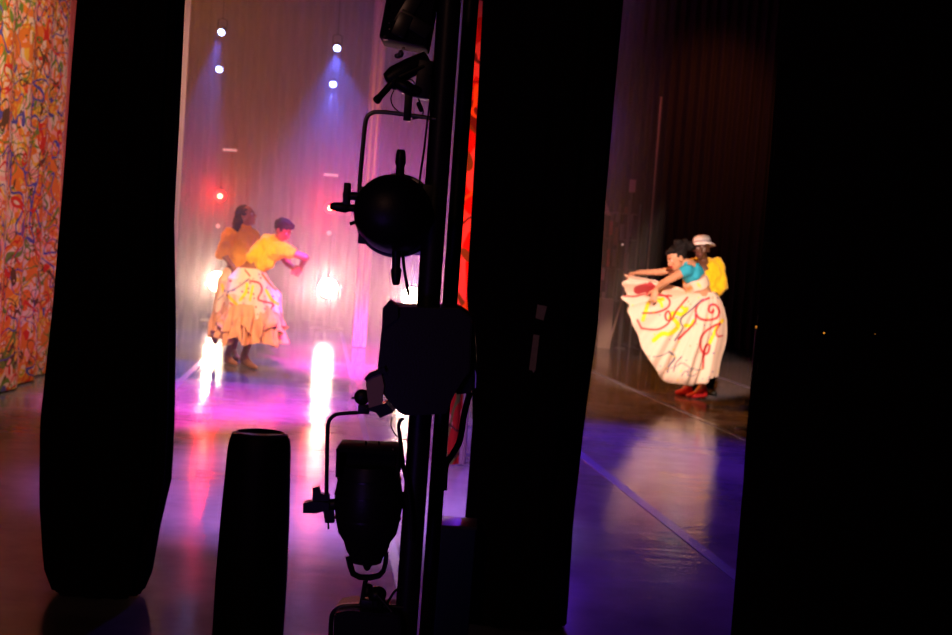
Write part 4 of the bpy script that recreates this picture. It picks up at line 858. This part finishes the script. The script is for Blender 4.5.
bm = bmesh.new(); f1 = [bm.verts.new(q(x, y, 0.32)) for x, y in [(603.5, 198), (606, 202), (611, 216), (604, 214)]]; f2 = [bm.verts.new(v.co + Vector((0, 0.03, 0))) for v in f1]
bm.faces.new(f1); bm.faces.new(f2[::-1]); [bm.faces.new([f1[k], f2[k], f2[(k+1) % 4], f1[(k+1) % 4]]) for k in range(4)]; finish('cloth', bm, M['card'], root, smooth=False)
root = thing('storage_rack', ground(q(615, 330), 0), 'dark metal rack of upright bars holding odds and ends in the far wing', 'rack')
Yr = 0.35
for x in (602, 609, 617, 626, 637):
    bm = bmesh.new(); p = q(x, 250, Yr); cyl(bm, (p.x, p.y, 0.0), (p.x, p.y, q(x, 196 + (x % 5) * 4, Yr).z), 0.016, n=8); finish('upright', bm, M['grey_post'], root)
for y in (212, 238, 268, 300):
    bm = bmesh.new(); a, b = q(600, y, Yr), q(638, y, Yr); b.z = a.z; cyl(bm, a, b, 0.012, n=8); finish('shelf_bar', bm, M['grey_post'], root)
KN = [('dull red', (0.4, 0.05, 0.05)), ('pale', (0.4, 0.3, 0.26)), ('brown', (0.2, 0.08, 0.06)), ('grey', (0.16, 0.14, 0.16))]
BU = [(611, 228, 3, 14, 0, 'short dull red bundle in the upper bay'), (616, 236, 3, 18, 2, 'tall brown bundle in the upper bay'), (604, 232, 3, 12, 2, 'brown bundle at the curtain end of the upper bay'),
      (622, 232, 4, 16, 3, 'grey bundle in the upper bay, above the small pale light'), (630, 226, 4, 22, 3, 'tallest grey bundle, at the open end'), (618, 217, 4, 10, 3, 'squat grey bundle at the very top'),
      (608, 258, 2.5, 18, 0, 'slim dull red bundle in the middle bay'), (614, 258, 3, 18, 3, 'slim grey bundle in the middle bay'), (626, 262, 4, 18, 2, 'thick brown bundle in the middle bay'),
      (603, 274, 3, 12, 1, 'pale bundle near the curtain, in the lower bay'), (603, 296, 3, 8, 1, 'lowest small pale bundle, just over the upright box'), (626, 210, 3, 6, 2, 'tiny brown bundle on the top bar')]
for x, y, wd, h, c, lab in BU:
    bm = bmesh.new(); box(bm, q(x, y, Yr - 0.055), (wd * Y / F, 0.1, h * Y / F), bev=0.008)
    nm, cc = KN[c]
    tag(finish('wrapped_bundle', bm, mat('bundle_' + nm, cc, 0.8, var=0.2)), lab + ' of the far rack', 'bundle', 'bundles on the far rack')
bm = bmesh.new(); ell(bm, q(622.5, 244.5, 0.2), (0.016,)*3); cyl(bm, q(622.5, 244.5, 0.2), q(622.5, 244.5, 0.36), 0.012, n=8); tag(finish('indicator_lamp', bm, M['lens_dim']), 'single small pale light shining among the bundles of the far rack', 'light')
bm = bmesh.new(); cyl(bm, ground(q(610, 320, -0.3), 0.01), q(630, 272, -0.05), 0.016, n=8); tag(finish('leaning_pole', bm, M['card']), 'pale pole leaning beside the upright box in the far wing', 'pole')
p = q(653, 200, 0.9); bm = bmesh.new(); cyl(bm, (p.x, p.y, 0.0), (p.x, p.y, q(652, 96, 0.9).z), 0.015, n=8); tag(finish('upright_pole', bm, M['card']), 'tall thin pale upright pole against the dark far curtain', 'pole')
